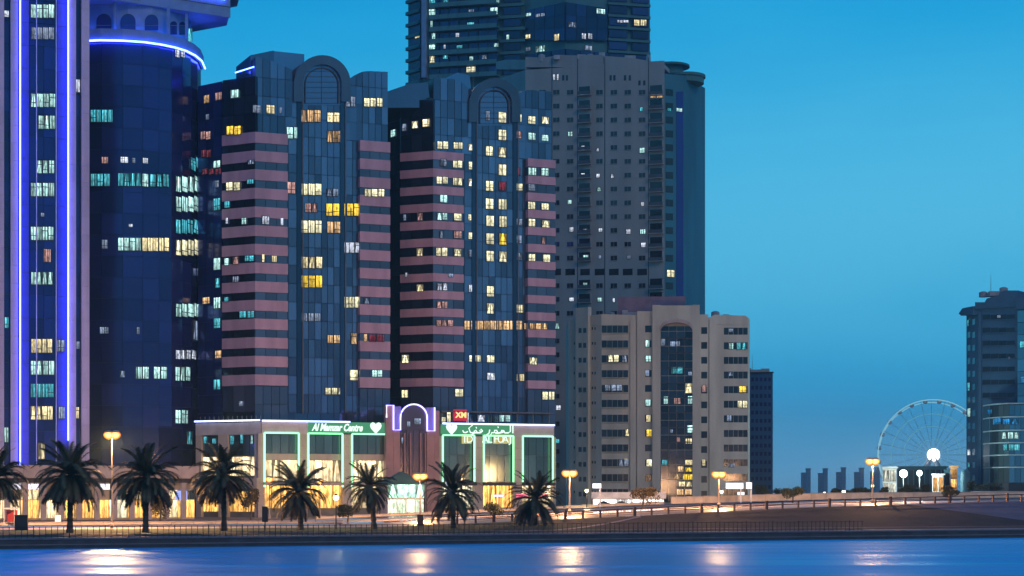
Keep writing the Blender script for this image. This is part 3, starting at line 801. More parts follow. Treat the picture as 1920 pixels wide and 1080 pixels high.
# ---------------------------------------------------------------- tall apartment tower behind, with slab balconies
fC1 = Fac.px(765, 520, 803, 513); fC2 = Fac.px(803, 513, 938, 508); fC3 = Fac.px(938, 510.5, 984, 509); fC4 = Fac.px(984, 510, 1060, 503); fC5 = Fac.px(1060, 503, 1140, 508); fC6 = Fac.px(1140, 508, 1219, 511)
rootC = empty('tall_apartment_tower', (fC3.a.x, fC3.a.y, 1.0), 'tallest dark blue apartment tower rising out of the picture behind the grid tower', 'apartment tower')
cC = [tuple((f.a + Vector((0, .9, 0))).xy) for f in (fC1, fC2, fC3, fC4, fC5, fC6)] + [tuple((fC6.b + Vector((0, .9, 0))).xy), (fC6.b.x - 1, 545), (fC1.a.x + 1, 545)]
prism(rootC, 'core_wall', cC, 1.0, 165, blue_wall)
zC = lambda y: EYE + (HOR - y) * 511 / FPX
stepC = 22.4 * 511 / FPX
z0C = zC(146)
win_navy = mat('window_navy', (.015, .03, .10), .15, .3, .1, 1, rnd=.5)
for k in range(14):
    z = z0C + k * stepC
    fC1.put(rootC, 'floor_slab', UB(blue_wall), 0, fC1.u(790), z - .45, z + .45, -.5, .9)
    fC1.put(rootC, 'strip_window', UB(win_navy), .4, fC1.u(789), z + .6, z + stepC - .6, -.5, .2)
    fC2.put(rootC, 'balcony_slab', UB(blue_wall), .6, fC2.L - .4, z - .30, z - .02, -.6, 1.6)
    for i in range(7):
        w = (fC2.L - 1.2) / 7
        fC2.put(rootC, 'balcony_parapet', UB(blue_wall), .6 + i * w, .6 + (i + 1) * w - .06, z, z + .95, 1.35, 1.5)
        fC2.put(rootC, 'balcony_door', UB(win_navy), .6 + i * w + .1, .6 + (i + 1) * w - .25, z + .1, z + stepC - .5, -.3, .05)
    fC3.put(rootC, 'floor_slab', UB(blue_wall), 0, fC3.L, z - .4, z + .4, -.5, .5)
    fC3.put(rootC, 'strip_window', UB(win_navy), 1.0, fC3.L - 1.2, z + .7, z + stepC - .6, -.5, .12)
    for f in (fC6,):
        for a_, b_ in ((1142, 1176), (1186, 1216)):
            f.put(rootC, 'strip_window', UB(win_navy), f.u(a_), f.u(b_), z + .7, z + stepC - .6, -.5, .12)
        f.put(rootC, 'floor_slab', UB(blue_wall), 0, f.L, z - .35, z + .35, -.5, .4)
    for f in (fC4, fC5):
        if k < 2 or k > 8:
            for i in range(3):
                w = f.L / 3
                f.put(rootC, 'strip_window', UB(win_navy), i * w + .2, (i + 1) * w - .2, z + .6, z + stepC - .5, -.5, .1)
mb = MB(); fC2.plate(mb, [(794, -200), (802, -200), (802, 148), (794, 148)], -.5, 1.9); mb.build('corner_fin', mat('fin_blue', (.16, .26, .42), .5), rootC)
# tall glazed gable in the middle
for f, pts in ((fC4, [(985, 20), (1060, 4), (1060, 75), (985, 78)]), (fC5, [(1060, 4), (1138, 16), (1138, 74), (1060, 75)])):
    n_ = 4
    for i in range(n_):
        for j in range(3):
            x0, x1 = pts[0][0] + (pts[1][0] - pts[0][0]) * i / n_, pts[0][0] + (pts[1][0] - pts[0][0]) * (i + 1) / n_
            t0 = pts[0][1] + (pts[1][1] - pts[0][1]) * i / n_; t1 = pts[0][1] + (pts[1][1] - pts[0][1]) * (i + 1) / n_
            yb = 76
            q = [(x0 + .4, t0 + (yb - t0) * j / 3 + .4), (x1 - .4, t1 + (yb - t1) * j / 3 + .4), (x1 - .4, t1 + (yb - t1) * (j + 1) / 3), (x0 + .4, t0 + (yb - t0) * (j + 1) / 3)]
            mb = MB(); f.plate(mb, q, .0, .3); mb.build('gable_pane', win_navy, rootC)
litC = [(804,-4,817,8,'t'),(830,-4,842,8,'t'),(928,0,937,6,'c'),(804,17,817,32,'c'),(878,18,890,23,'d'),(919,14,934,29,'c'),(807,39,812,55,'c'),(876,42,890,52,'t'),(779,62,789,72,'y'),(809,62,818,76,'c'),(854,62,862,70,'w'),(804,84,817,93,'c'),(832,84,836,92,'w'),(855,85,868,91,'t'),(925,81,936,88,'c'),(805,104,817,120,'v'),(830,104,841,111,'t'),(880,106,888,115,'c'),(903,103,914,111,'d'),(874,125,893,136,'v'),(950,65,955,78,'c'),
 (987,25,998,31,'c'),(1005,26,1024,32,'d'),(1116,17,1134,27,'c'),(1063,42,1080,52,'d'),(1156,38,1179,43,'w'),(1188,37,1212,49,'y'),(986,65,997,73,'y'),(1040,64,1051,77,'y'),(1089,63,1098,74,'w'),(1101,63,1110,74,'w'),(1005,86,1025,98,'c'),(987,89,997,96,'d'),(1094,86,1110,95,'d')]
place_lit(rootC, [(fC1, 765, 803, .2), (fC2, 803, 938, .1), (fC3, 938, 984, .13), (fC4, 984, 1060, .32), (fC5, 1060, 1140, .32), (fC6, 1140, 1220, .14)], litC, .03, 14)

# ---------------------------------------------------------------- beige grid tower with balconies
fD0 = Fac.px(925, 474, 985, 462); fD = Fac.px(985, 462, 1246, 452); fD2 = Fac.px(1246, 454, 1283, 456); fD3 = Fac.px(1283, 456, 1322, 470)
rootD = empty('grid_window_tower', (fD.a.x, fD.a.y, 1.0), 'grey beige residential tower with a regular grid of small windows and disc shaped roof terraces', 'apartment tower')
def zD(y, u=None): return EYE + (HOR - y) * 456 / FPX
prism(rootD, 'main_wall', [tuple(fD0.a.xy), tuple(fD0.b.xy), tuple(fD.b.xy), (fD.b.x, 492), (fD0.a.x, 492)], 1.0, fD.z(122, fD.u(1120)), beige_far)
# parapet steps of the roof line
for pts in ([(930, 116), (948, 112), (985, 112), (985, 130), (930, 130)],):
    mb = MB(); fD0.plate(mb, pts, -6, .02); mb.build('parapet', beige_far, rootD)
for pts in ([(985, 107), (1020, 108), (1052, 103), (1084, 104), (1084, 126), (985, 126)], [(1084, 103.5), (1130, 103), (1132, 126), (1084, 126)], [(1132, 105), (1180, 108), (1216, 114), (1246, 120), (1246, 128), (1132, 128)]):
    mb = MB(); fD.plate(mb, pts, -6, .03); mb.build('parapet', beige_far, rootD)
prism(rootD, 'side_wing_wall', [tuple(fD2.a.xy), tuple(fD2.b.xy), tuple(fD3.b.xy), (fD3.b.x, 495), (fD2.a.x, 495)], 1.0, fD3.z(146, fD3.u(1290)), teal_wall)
for x in (1035, 1083, 1134, 1216):
    u = fD.u(x); fD.put(rootD, 'wall_groove', UB(frame_dark), u - .08, u + .08, 1.5, fD.z(108, u), 0, .06)
mb = MB(); fD2.plate(mb, [(1268, 172), (1281, 172), (1281, 560), (1268, 560)], .0, .1); mb.build('glass_strip', glassC, rootD)
lit_cells = set()
litD = [(1088,172,1097,180,'c'),(1218,171,1244,184,'o'),(1200,201,1206,209,'t'),(1065,247,1074,256,'c'),(1090,273,1097,284,'w'),(1118,278,1124,284,'w'),(1199,277,1209,287,'c'),(1089,325,1097,331,'w'),(1118,326,1125,333,'w'),(1145,326,1151,334,'w'),(1119,351,1128,359,'c'),(1064,375,1072,383,'c'),(1202,379,1208,387,'w'),(1267,203,1279,210,'c'),(1250,203,1258,209,'t'),
 (1067,426,1076,435,'w'),(1093,429,1102,436,'w'),(1122,428,1130,435,'w'),(1174,430,1183,439,'w'),(1200,430,1211,439,'c'),(1202,455,1211,464,'w'),(1093,478,1104,487,'c'),(1176,479,1183,486,'d'),(1249,506,1265,520,'v'),(1093,530,1102,540,'c'),(1120,558,1130,566,'c'),(1067,558,1077,565,'w'),(1149,559,1153,567,'w'),(1037,139,1041,151,'w'),(1044,139,1048,151,'w'),(1040,606,1050,617,'c'),(1042,760,1052,769,'w'),(1041,823,1050,831,'t'),(1122,479,1128,485,'d')]
cols_D = [1043, 1069, 1124, 1151, 1177, 1204]
row_y = [173 + 25.9 * k for k in range(30)]
rail_b = mat('balcony_rail', (.05, .07, .09), .6)
for k, y in enumerate(row_y):
    if k == 13: continue
    for x in cols_D + [1017, 992]:
        if x > 1060 and y > 590: continue
        if x < 1035 and y > 300: continue
        if any(a - 3 <= x <= b_ + 3 and abs((c_ + d_) / 2 - y) < 9 for a, c_, b_, d_, _ in litD): continue
        u = fD.u(x)
        for s_ in (-.42, .42):
            fD.put(rootD, 'window', UB(window_dark), u + s_ - .38, u + s_ + .38, fD.z(y + 4.3, u), fD.z(y - 4.3, u), -.1, .02)
        fD.put(rootD, 'window_sill', UB(beige_far), u - .9, u + .9, fD.z(y + 5.2, u), fD.z(y + 4.4, u), 0, .14)
    if y < 600:
        for x, w in ((1097, 12), (1231, 13)):
            u0, u1 = fD.u(x - w), fD.u(x + w); m_ = (u0 + u1) / 2
            zz = fD.z(y + 6, m_)
            fD.put(rootD, 'balcony_recess', UB(window_dark), u0 + .1, u1 - .1, zz + .1, zz + 2.2 if w < 13 else zz + 2.5, 0, .03)
            fD.put(rootD, 'balcony_slab', UB(beige_far), u0, u1, zz - .15, zz, 0, 1.2)
            fD.put(rootD, 'balcony_rail', UB(rail_b), u0, u1, zz + .05, zz + .85, 1.05, 1.12)
            fD.put(rootD, 'balcony_side', UB(beige_far), u1 - .15, u1, zz, zz + 2.3, 0, 1.0)
        u = fD2.u(1255)
        fD2.put(rootD, 'wide_window', UB(window_dark), u - 1.0, u + 1.0, fD2.z(y + 7, u), fD2.z(y - 6, u), -.1, .03)
for x in (1043, 1069, 1097, 1124, 1151, 1177, 1204):
    u = fD.u(x); fD.put(rootD, 'wide_window', UB(window_dark), u - 1.2, u + 1.2, fD.z(516, u), fD.z(504, u), -.1, .03)
for x in (1056, 1063, 1145, 1152, 1172, 1181):
    u = fD.u(x); fD.put(rootD, 'slit_window', UB(window_dark), u - .28, u + .28, fD.z(151, u), fD.z(141, u), -.1, .03)
for x in (1199, 1208):
    u = fD.u(x); fD.put(rootD, 'slit_window', UB(window_dark), u - .28, u + .28, fD.z(160, u), fD.z(151, u), -.1, .03)
place_lit(rootD, [(fD, 985, 1246, .02), (fD2, 1246, 1283, .1)], litD, .02, 16)
# round roof terraces
c = P(1256, 120, 470)
MB().lathe((c.x, 470, 0), [(3.6, zD(150)), (3.6, zD(126)), (4.6, zD(124)), (4.6, zD(119)), (3.4, zD(117)), (3.4, zD(104)), (5.0, zD(103)), (5.0, zD(99)), (3.0, zD(96))], 20).build('roof_drum', blue_wall, rootD)
c = P(1285, 120, 462)
MB().lathe((c.x, 462, 0), [(4.6, zD(148)), (4.6, zD(138)), (5.0, zD(137)), (5.0, zD(132)), (2.0, zD(130))], 20).build('roof_terrace', blue_wall, rootD)

# ---------------------------------------------------------------- mid-rise beige block with arched stair glazing
fE1 = Fac.px(1066, 412, 1128, 405); fE = Fac.px(1128, 405, 1328, 402); fE3 = Fac.px(1328, 402, 1403, 401.8)
rootE = empty('beige_office_block', (fE.a.x, fE.a.y, 1.0), 'beige mid-rise block with long window slots and a tall arched dark glass front', 'office block')
prism(rootE, 'main_wall', [tuple(fE1.a.xy), tuple(fE1.b.xy), tuple(fE.b.xy), (fE.b.x, 430), (fE1.a.x, 430)], 1.0, fE.z(594, 5), beige)
prism(rootE, 'east_wall', [tuple(fE.b.xy), tuple(fE3.b.xy), (fE3.b.x + .6, 404), (fE3.b.x + .6, 430), (fE.b.x, 430)], 1.0, fE3.z(596, 5), beige)
for f, pts, d in ((fE1, [(1084, 578), (1107, 576), (1107, 960), (1084, 960)], .8), (fE1, [(1066, 602), (1084, 598), (1084, 620), (1066, 620)], .1), (fE1, [(1107, 592), (1128, 589), (1128, 610), (1107, 610)], .1),
    (fE, [(1128, 589), (1195, 591), (1195, 610), (1128, 610)], .1), (fE, [(1195, 584), (1224, 584), (1224, 960), (1195, 960)], .7), (fE, [(1182, 600), (1193, 600), (1193, 950), (1182, 950)], .4),
    (fE3, [(1328, 596), (1340, 590), (1398, 592), (1403, 596), (1403, 608), (1328, 608)], .12), (fE, [(1311, 590), (1328, 590), (1328, 960), (1311, 960)], .6), (fE3, [(1330, 600), (1342, 600), (1342, 950), (1330, 950)], .4)):
    mb = MB(); f.plate(mb, pts, -.3, d); mb.build('wall_pier' if d > .3 else 'parapet', beige, rootE)
# arch block: wall around the arched opening
cx_, hw_ = 1269, 30
top = [(1223, 960), (1223, 576), (1229, 573), (1306, 573), (1313, 577), (1313, 960), (cx_ + hw_, 960)]
arc = [(cx_ + hw_ * math.cos(math.pi * i / 14), 622 - 16 * math.sin(math.pi * i / 14)) for i in range(15)]
mb = MB()
fE.plate(mb, [(1224, 573), (1239, 573), (1239, 960), (1224, 960)], .1, 1.5)
fE.plate(mb, [(1299, 573), (1312, 573), (1312, 960), (1299, 960)], .1, 1.5)
for i in range(14):
    a, b_ = arc[i], arc[i + 1]
    fE.plate(mb, [(b_[0], 574), (a[0], 574), (a[0], a[1]), (b_[0], b_[1])], .1, 1.5)
mb.build('arch_wall', beige, rootE)
mb = MB()
for i in range(14):
    a, b_ = arc[i], arc[i + 1]
    fE.plate(mb, [(b_[0], b_[1] - 7), (a[0], a[1] - 7), (a[0], a[1]), (b_[0], b_[1])], 1.5, 1.9)
mb.build('arch_moulding', mat('trim_stone', (.46, .38, .36), .7), rootE)
prism(rootE, 'penthouse', [(sx(1158) * 409, 409), (sx(1286) * 407, 407), (sx(1286) * 422, 422), (sx(1158) * 422, 422)], fE.z(600, 5), EYE + (HOR - 557) * 409 / FPX, mat('penthouse_lilac', (.20, .15, .22), .7))
shaft_m = mat('stair_glass', (.04, .045, .06), .12, .6, .1, .05, rnd=.5)
for j in range(24):
    y0 = 608 + j * 13.9
    for i in range(4):
        a_, b_ = 1239 + 15 * i, 1254 + 15 * i
        yy = y0 if j else 612
        u0, u1 = fE.u(a_ + .4), fE.u(b_ - .4); m_ = (u0 + u1) / 2
        fE.put(rootE, 'glass_panel', UB(shaft_m), u0, u1, fE.z(y0 + 12.6, m_), fE.z(yy, m_), .0, .14)
for j in range(13):
    u0, u1 = fE.u(1239), fE.u(1299); y = 634 + 27.8 * j
    if y < 950: fE.put(rootE, 'floor_edge', UB(frame_dark), u0, u1, fE.z(y + 2, 10), fE.z(y, 10), .14, .35)
litE = [(1140,665,1161,679,'v'),(1210,638,1219,652,'c'),(1210,667,1222,679,'c'),(1134,721,1167,733,'d'),(1210,749,1221,762,'c'),(1212,778,1221,792,'y'),(1212,805,1223,819,'g'),(1212,861,1223,875,'v'),(1172,804,1180,818,'y'),(1170,860,1180,872,'y'),(1382,751,1402,765,'v'),(1385,724,1400,736,'g'),(1366,643,1376,655,'c'),(1380,642,1400,656,'t'),(1365,616,1375,623,'d'),(1365,698,1375,705,'d'),(1362,778,1372,790,'d'),(1365,868,1378,876,'d'),
 (1166,666,1177,679,'d'),(1210,694,1218,706,'d'),(1317,861,1323,874,'y'),(1316,722,1325,736,'p'),(1160,861,1180,874,'d'),
 (1239,633,1248,649,'d'),(1256,640,1276,650,'d'),(1258,688,1281,701,'t'),(1290,697,1298,704,'d'),(1284,718,1299,738,'y'),(1244,743,1253,758,'c'),(1263,745,1277,758,'p'),(1289,742,1299,758,'c'),(1288,797,1300,812,'c'),(1268,820,1276,830,'p'),(1285,822,1298,832,'y'),(1241,862,1252,872,'t'),(1284,862,1299,872,'y'),(1270,874,1282,886,'o'),(1284,876,1299,886,'g'),(1280,889,1299,900,'g'),(1262,889,1276,899,'o'),(1272,903,1299,913,'y'),(1268,917,1298,928,'o'),(1256,805,1262,812,'d')]
for k in range(12):
    y = 610.5 + 27.85 * k
    def lit_at(x): return any(a - 2 <= x <= b_ + 2 and y - 2 < (c_ + d_) / 2 < y + 16 for a, c_, b_, d_, _ in litE)
    for i in range(5):
        a_, b_ = 1128 + 10 * i, 1138 + 10 * i
        if y < 930: fE.putpx(rootE, 'slot_window', UB(window_dark), a_ + .3, y, b_ - .3, y + 13.5, -.3, .02)
        c_, d_ = 1357 + 9 * i, 1366 + 9 * i
        if y < 920: fE3.putpx(rootE, 'slot_window', UB(window_dark), c_ + .3, y + 4 - k * .45, d_ - .3, y + 17 - k * .45, -.3, .02)
    fE.putpx(rootE, 'sill', UB(beige), 1126, y + 13.8, 1180, y + 14.8, 0, .25)
    fE.putpx(rootE, 'small_window', UB(window_dark), 1210, y + .5, 1222, y + 13, .5, .73)
    fE.putpx(rootE, 'small_window', UB(window_dark), 1315, y + 3.5, 1326, y + 16, .5, .63)
    for x in (1092.5, 1101):
        fE1.putpx(rootE, 'small_window', UB(window_dark), x - 2.8, y + 5, x + 2.8, y + 14, .6, .83)
    for x in (1077, 1082, 1111, 1116):
        fE1.putpx(rootE, 'vent_slot', UB(window_dark), x - 1, y + 3, x + 1, y + 8, -.1, .05)
place_lit(rootE, [(fE1, 1066, 1128, .1), (fE, 1128, 1200, .03), (fE, 1200, 1224, .74), (fE, 1224, 1313, .16), (fE, 1313, 1330, .64), (fE3, 1330, 1403, .04)], litE, .02, 12)
# ground floor shops of the block
for a_, b_, y0, y1, c_ in ((1122, 1176, 932, 944, 'w'), (1176, 1196, 932, 944, 'y'), (1122, 1200, 946, 958, 'w'), (1362, 1376, 938, 948, 'w'), (1330, 1345, 937, 947, 'y')):
    pass

# ---------------------------------------------------------------- plain blue slab block, right of it
fF = Fac.px(1405, 468, 1449, 466)
rootF = empty('blue_slab_block', (fF.a.x, fF.a.y, 1.0), 'plain dark blue slab block standing right of the beige arched block', 'office block')
prism(rootF, 'main_wall', [tuple(fF.a.xy), tuple(fF.b.xy), (fF.b.x, 490), (fF.a.x - 6, 490)], 1.0, fF.z(700, 3), mat('slab_wall', (.02, .10, .20), .6, 0, .1, .15, .2, 4))
prism(rootF, 'parapet', [(fF.a.x, fF.a.y - .3), (fF.b.x + .2, fF.b.y - .3), (fF.b.x + .2, 490), (fF.a.x - 6, 490)], fF.z(700, 3), fF.z(697.5, 3), frame_dark)
for k in range(14):
    for x in (1411, 1419, 1427, 1435, 1443):
        fF.putpx(rootF, 'window', UB(glassC), x - 2.4, 708 + k * 15.5, x + 2.4, 715 + k * 15.5, -.1, .03)

# ---------------------------------------------------------------- block at the right edge with its glass podium
fG0 = Fac.px(1812, 432, 1834, 421); fG = Fac.px(1834, 421, 1906, 416); fG2 = Fac.px(1906, 415, 1990, 410)
rootG = empty('banded_block', (fG.a.x, fG.a.y, 1.0), 'dark blue banded block with stepped roof and teal lit glass bay at the right edge', 'office block')
gw = mat('navy_render', (.04, .12, .20), .8, 0, .1, .3, .2, 5)
prism(rootG, 'main_wall', [tuple(fG0.a.xy), tuple(fG0.b.xy), tuple(fG.b.xy), tuple(fG2.b.xy), (fG2.b.x, 445), (sx(1815) * 445, 445)], 1.0, fG.z(575, 3), gw)
for f, pts, dd in ((fG0, [(1807, 588), (1814, 578), (1834, 574), (1834, 590), (1812, 592)], 1.2), (fG, [(1830, 567), (1848, 567), (1852, 560), (1874, 554), (1876, 548), (1886, 545), (1911, 545), (1911, 575), (1830, 580)], .6), (fG2, [(1906, 556), (1990, 556), (1990, 580), (1906, 580)], .6)):
    mb = MB(); f.plate(mb, pts, -6, dd); mb.build('roof_cornice', gw, rootG)
for k in range(7):
    y = 590 + 24.4 * k
    for i in range(4):
        fG.putpx(rootG, 'slot_window', UB(window_dark), 1842 + 15.2 * i + .3, y, 1842 + 15.2 * (i + 1) - .3, y + 8.5, -.2, .03)
    fG.putpx(rootG, 'sill', UB(gw), 1840, y + 9, 1904, y + 10.2, 0, .25)
for k in range(13):
    y = 598 + 24.4 * k
    for x in (1817, 1826):
        fG0.putpx(rootG, 'small_window', UB(window_dark), x - 2.5, y, x + 2.5, y + 11, -.2, .03)
for k in range(15):
    for i in range(2):
        fG2.putpx(rootG, 'glass_panel', UB(glassD), 1908 + 18 * i, 582 + 23 * k, 1925 + 18 * i, 604 + 23 * k, -.1, .08)
for x0, x1 in ((1836, 1841),):
    mb = MB(); fG.plate(mb, [(x0, 585), (x1, 585), (x1, 925), (x0, 925)], -.1, .3); mb.build('wall_pier', gw, rootG)
# curved glass podium with pale floor edges
pod = [(1846, 416), (1856, 411), (1872, 407), (1892, 404.5), (1914, 404), (1940, 404)]
ppt = [(sx(x) * y, y) for x, y in pod]
zG = lambda y: EYE + (HOR - y) * 407 / FPX
prism(rootG, 'podium_core', [(x, y + .4) for x, y in ppt] + [(ppt[-1][0], 415.5), (ppt[0][0], 415.5 + 1.5)], 1.0, zG(756), frame_dark)
for i in range(5):
    f = Fac(ppt[i], ppt[i + 1])
    for k, (y0, y1) in enumerate(((760, 781), (783, 806), (808, 829), (831, 852), (854, 875), (877, 905))):
        n_ = max(1, round(f.L / 1.6))
        for j in range(n_):
            f.put(rootG, 'glass_panel', UB(glassD), f.L * j / n_ + .04, f.L * (j + 1) / n_ - .04, zG(y1), zG(y0), -.2, 0)
edge_m = mat('pale_slab_edge', (.35, .50, .52), .5)
for y in (757, 782, 807, 830, 853, 876):
    band_along('floor_edge', ppt, zG(y + 1.6), zG(y - .6), .35, edge_m, rootG)
litG = [(1862,784,1878,796,'b'),(1880,785,1910,796,'b'),(1878,810,1911,823,'c'),(1880,833,1912,845,'t'),(1852,768,1862,776,'b')]
place_lit(rootG, [(Fac(ppt[i], ppt[i + 1]), pod[i][0], pod[i + 1][0], .02) for i in range(5)], litG, .02, 12)
place_lit(rootG, [(fG0, 1812, 1834, .04), (fG2, 1906, 1990, .1)], [(1814,600,1818,612,'t'),(1815,717,1820,733,'t'),(1815,765,1821,782,'c'),(1815,868,1820,876,'t'),(1914,846,1922,862,'y'),(1912,640,1922,652,'t'),(1914,706,1924,718,'b')], .02, 12)
place_lit(rootG, [(fG, 1834, 1906, .04)], [(1870,591,1877,596,'d'),(1890,669,1895,674,'d')], .02, 12)
prism(rootG, 'garden_wall', [(sx(1806) * 400, 400), (sx(1980) * 398, 398), (sx(1980) * 399, 399), (sx(1806) * 401, 401)], 1.0, EYE + (HOR - 921) * 400 / FPX, cream)
# ---------------------------------------------------------------- shopping centre with green neon bays
fM = Fac.dir(490, 325, 1037)
fM0 = Fac.px(368, 331.5, 490, 325)
rootM = empty('shopping_centre', (fM.pt(fM.u(775), 1).x, fM.pt(fM.u(775), 1).y, 1.0), 'low cream shopping centre outlined in green neon below the two pink towers', 'shopping centre')
ztM = 17.7
e_ = fM.b - fM.n * 11; a_ = fM0.a - fM0.n * .6; bb = fM.a - fM.n * .8
prism(rootM, 'core_wall', [tuple(a_.xy), tuple(bb.xy), tuple((fM.b - fM.n * .8).xy), tuple(e_.xy), tuple((fM0.a + Vector((0, 12, 0))).xy)], 1.0, ztM - .3, mat('mall_inner_wall', (.16, .15, .14), .7))
glass_mall = mat('shop_glass', (.10, .15, .14), .12, .5, .1, .1, rnd=.35)
shop_warm = lit('shop_interior_warm', (1.0, .76, .42), 1.55, .6, 1.6, True)
shop_gold = lit('shop_interior_gold', (1.0, .50, .12), 2.0, .35, 4, True, )
shop_white = lit('shop_interior_white', (1.0, .88, .60), 1.5, .7, .9, True)
fascia_m = mat('fascia_cream', (.52, .48, .46), .7, 0, .08)
def zM(y, x): return fM.z(y, fM.u(x))
for m_ in (shop_warm, shop_gold, shop_white): m_.cycles.emission_sampling = 'FRONT_BACK'
# fascia over the bays, in panels
fx = [490, 560, 577, 640, 658, 724]
for x0, x1 in ((490, 560), (560, 577)):
    fM.put(rootM, 'fascia_panel', UB(fascia_m), fM.u(x0), fM.u(x1) - .03, ztM - 2.1, ztM, -.8, .3)
for x0, x1 in ((962, 1000), (1000, 1038)):
    fM.put(rootM, 'fascia_panel', UB(fascia_m), fM.u(x0), fM.u(x1) - .03, ztM - 2.1, ztM, -.8, .3)
sgn = emit('sign_board_green', (.10, .42, .22), .75, False)
sg1 = fM.put(rootM, 'sign_board', UB(sgn), fM.u(577), fM.u(723), ztM - 1.75, ztM + .1, -.8, .35)
sg2 = fM.put(rootM, 'sign_board', UB(sgn), fM.u(829), fM.u(962), ztM - 1.75, ztM + .1, -.8, .35)
bays = [(495, 559), (577, 641), (659, 722), (829, 888), (906, 961), (979, 1035)]
for bi, (x0, x1) in enumerate(bays):
    u0, u1 = fM.u(x0), fM.u(x1)
    zt = ztM - 1.95; zb_ = 6.3 if bi < 3 else 7.3
    # upper dark glazing, spandrel, lower shop windows, ground-floor shopfront
    for i in range(4):
        w = (u1 - u0) / 4
        fM.put(rootM, 'upper_pane', UB(glass_mall), u0 + i * w + .04, u0 + (i + 1) * w - .04, 12.2, zt - .1, -.7, -.45)
        fM.put(rootM, 'middle_pane', UB(shop_warm if bi < 3 else glass_mall), u0 + i * w + .04, u0 + (i + 1) * w - .04, 7.3, 11.0 if bi < 3 else 12.1, -.7, -.45)
        fM.put(rootM, 'shopfront_pane', UB((shop_gold, shop_gold, shop_warm, shop_white, shop_gold, shop_warm)[bi]), u0 + i * w + .06, u0 + (i + 1) * w - .06, 2.6, 6.6, -.72, -.5)
    if bi < 3: fM.put(rootM, 'spandrel', UB(cream), u0, u1, 11.05, 12.15, -.7, -.4)
    fM.put(rootM, 'canopy', UB(steel_dark if bi > 2 else cream), u0 - .2, u1 + .2, 6.65, 7.15, -.6, 1.2)
    for ua in (u0, u1):
        MB().tube([fM.pt(ua, zb_, .42), fM.pt(ua, zt, .42)], .17, 5).build('neon_tube', neon_green, rootM)
    MB().tube([fM.pt(u0, zt, .42), fM.pt(u1, zt, .42)], .14, 5).build('neon_tube', neon_green, rootM)
for x0, x1 in ((483, 495), (560, 576), (642, 658), (723, 730), (820, 828), (889, 905), (962, 978), (1036, 1041)):
    u0, u1 = fM.u(x0), fM.u(x1)
    for k in range(7):
        fM.put(rootM, 'pier_stone', UB(cream), u0, u1, 1.0 + k * 2.09, 1.0 + k * 2.09 + 2.06, -.8, .32)
# roof light lines
for f, x0, x1 in ((fM, 490, 655), (fM, 828, 1038)):
    MB().tube([f.pt(f.u(x0), ztM + .15, .5), f.pt(f.u(x1), ztM + .15, .5)], .15, 5).build('roof_neon_line', neon_white, rootM)
MB().tube([fM0.pp(368, 790.5, .5), fM0.pp(490, 788, .5)], .15, 5).build('roof_neon_line', neon_white, rootM)
# left wing
for i in range(5):
    fM0.put(rootM, 'fascia_panel', UB(fascia_m), fM0.L * i / 5, fM0.L * (i + 1) / 5 - .03, ztM - 2.2, ztM - .1, -.6, .2)
for x0, x1 in ((368, 378), (410, 428), (478, 490)):
    fM0.put(rootM, 'pier_stone', UB(cream), fM0.u(x0), fM0.u(x1), 1.0, ztM - 2.2, -.6, .15)
for x0, x1, n_ in ((378, 410, 3), (428, 478, 4)):
    u0, u1 = fM0.u(x0), fM0.u(x1); w = (u1 - u0) / n_
    for i in range(n_):
        fM0.put(rootM, 'upper_pane', UB(glassD), u0 + i * w + .04, u0 + (i + 1) * w - .04, 11.8, ztM - 2.3, -.6, -.4)
        fM0.put(rootM, 'middle_pane', UB(shop_warm), u0 + i * w + .04, u0 + (i + 1) * w - .04, 8.3, 11.6, -.6, -.4)
        fM0.put(rootM, 'shopfront_pane', UB(shop_gold), u0 + i * w + .04, u0 + (i + 1) * w - .04, 2.0, 5.5, -.6, -.4)
fM0.put(rootM, 'canopy', UB(cream), 0, fM0.L, 6.0, 7.9, -.5, 1.4)
place_lit(rootM, [(fM0, 370, 490, -.35)], [(380,818,386,832,'t'),(396,822,404,832,'t'),(430,816,437,834,'t'),(449,814,454,832,'t'),(468,815,473,833,'c')], .02)
# lettering
lw = emit('sign_letter_white', (.80, 1.0, .88), 1.3, False)
ang = fM.ang
text(rootM, 'lettering', 'Al Mamzar Centre', fM.pt(fM.u(631), ztM - 1.45, .42), ang, 1.8, lw, .08, bold=.06, wide=.68, slant=.35)
def heart(c, r, root):
    pts = []
    for i in range(20):
        t = 2 * math.pi * i / 20
        x = 16 * math.sin(t) ** 3 / 17 * r; z = (13 * math.cos(t) - 5 * math.cos(2 * t) - 2 * math.cos(3 * t) - math.cos(4 * t)) / 15 * r
        pts.append(c + fM.t * x + Vector((0, 0, z)))
    MB().poly(pts, fM.n * .12).build('heart_logo', lw, root)
heart(fM.pt(fM.u(703), ztM - .75, .42), 1.15, rootM)
heart(fM.pt(fM.u(845), ztM - .75, .42), 1.15, rootM)
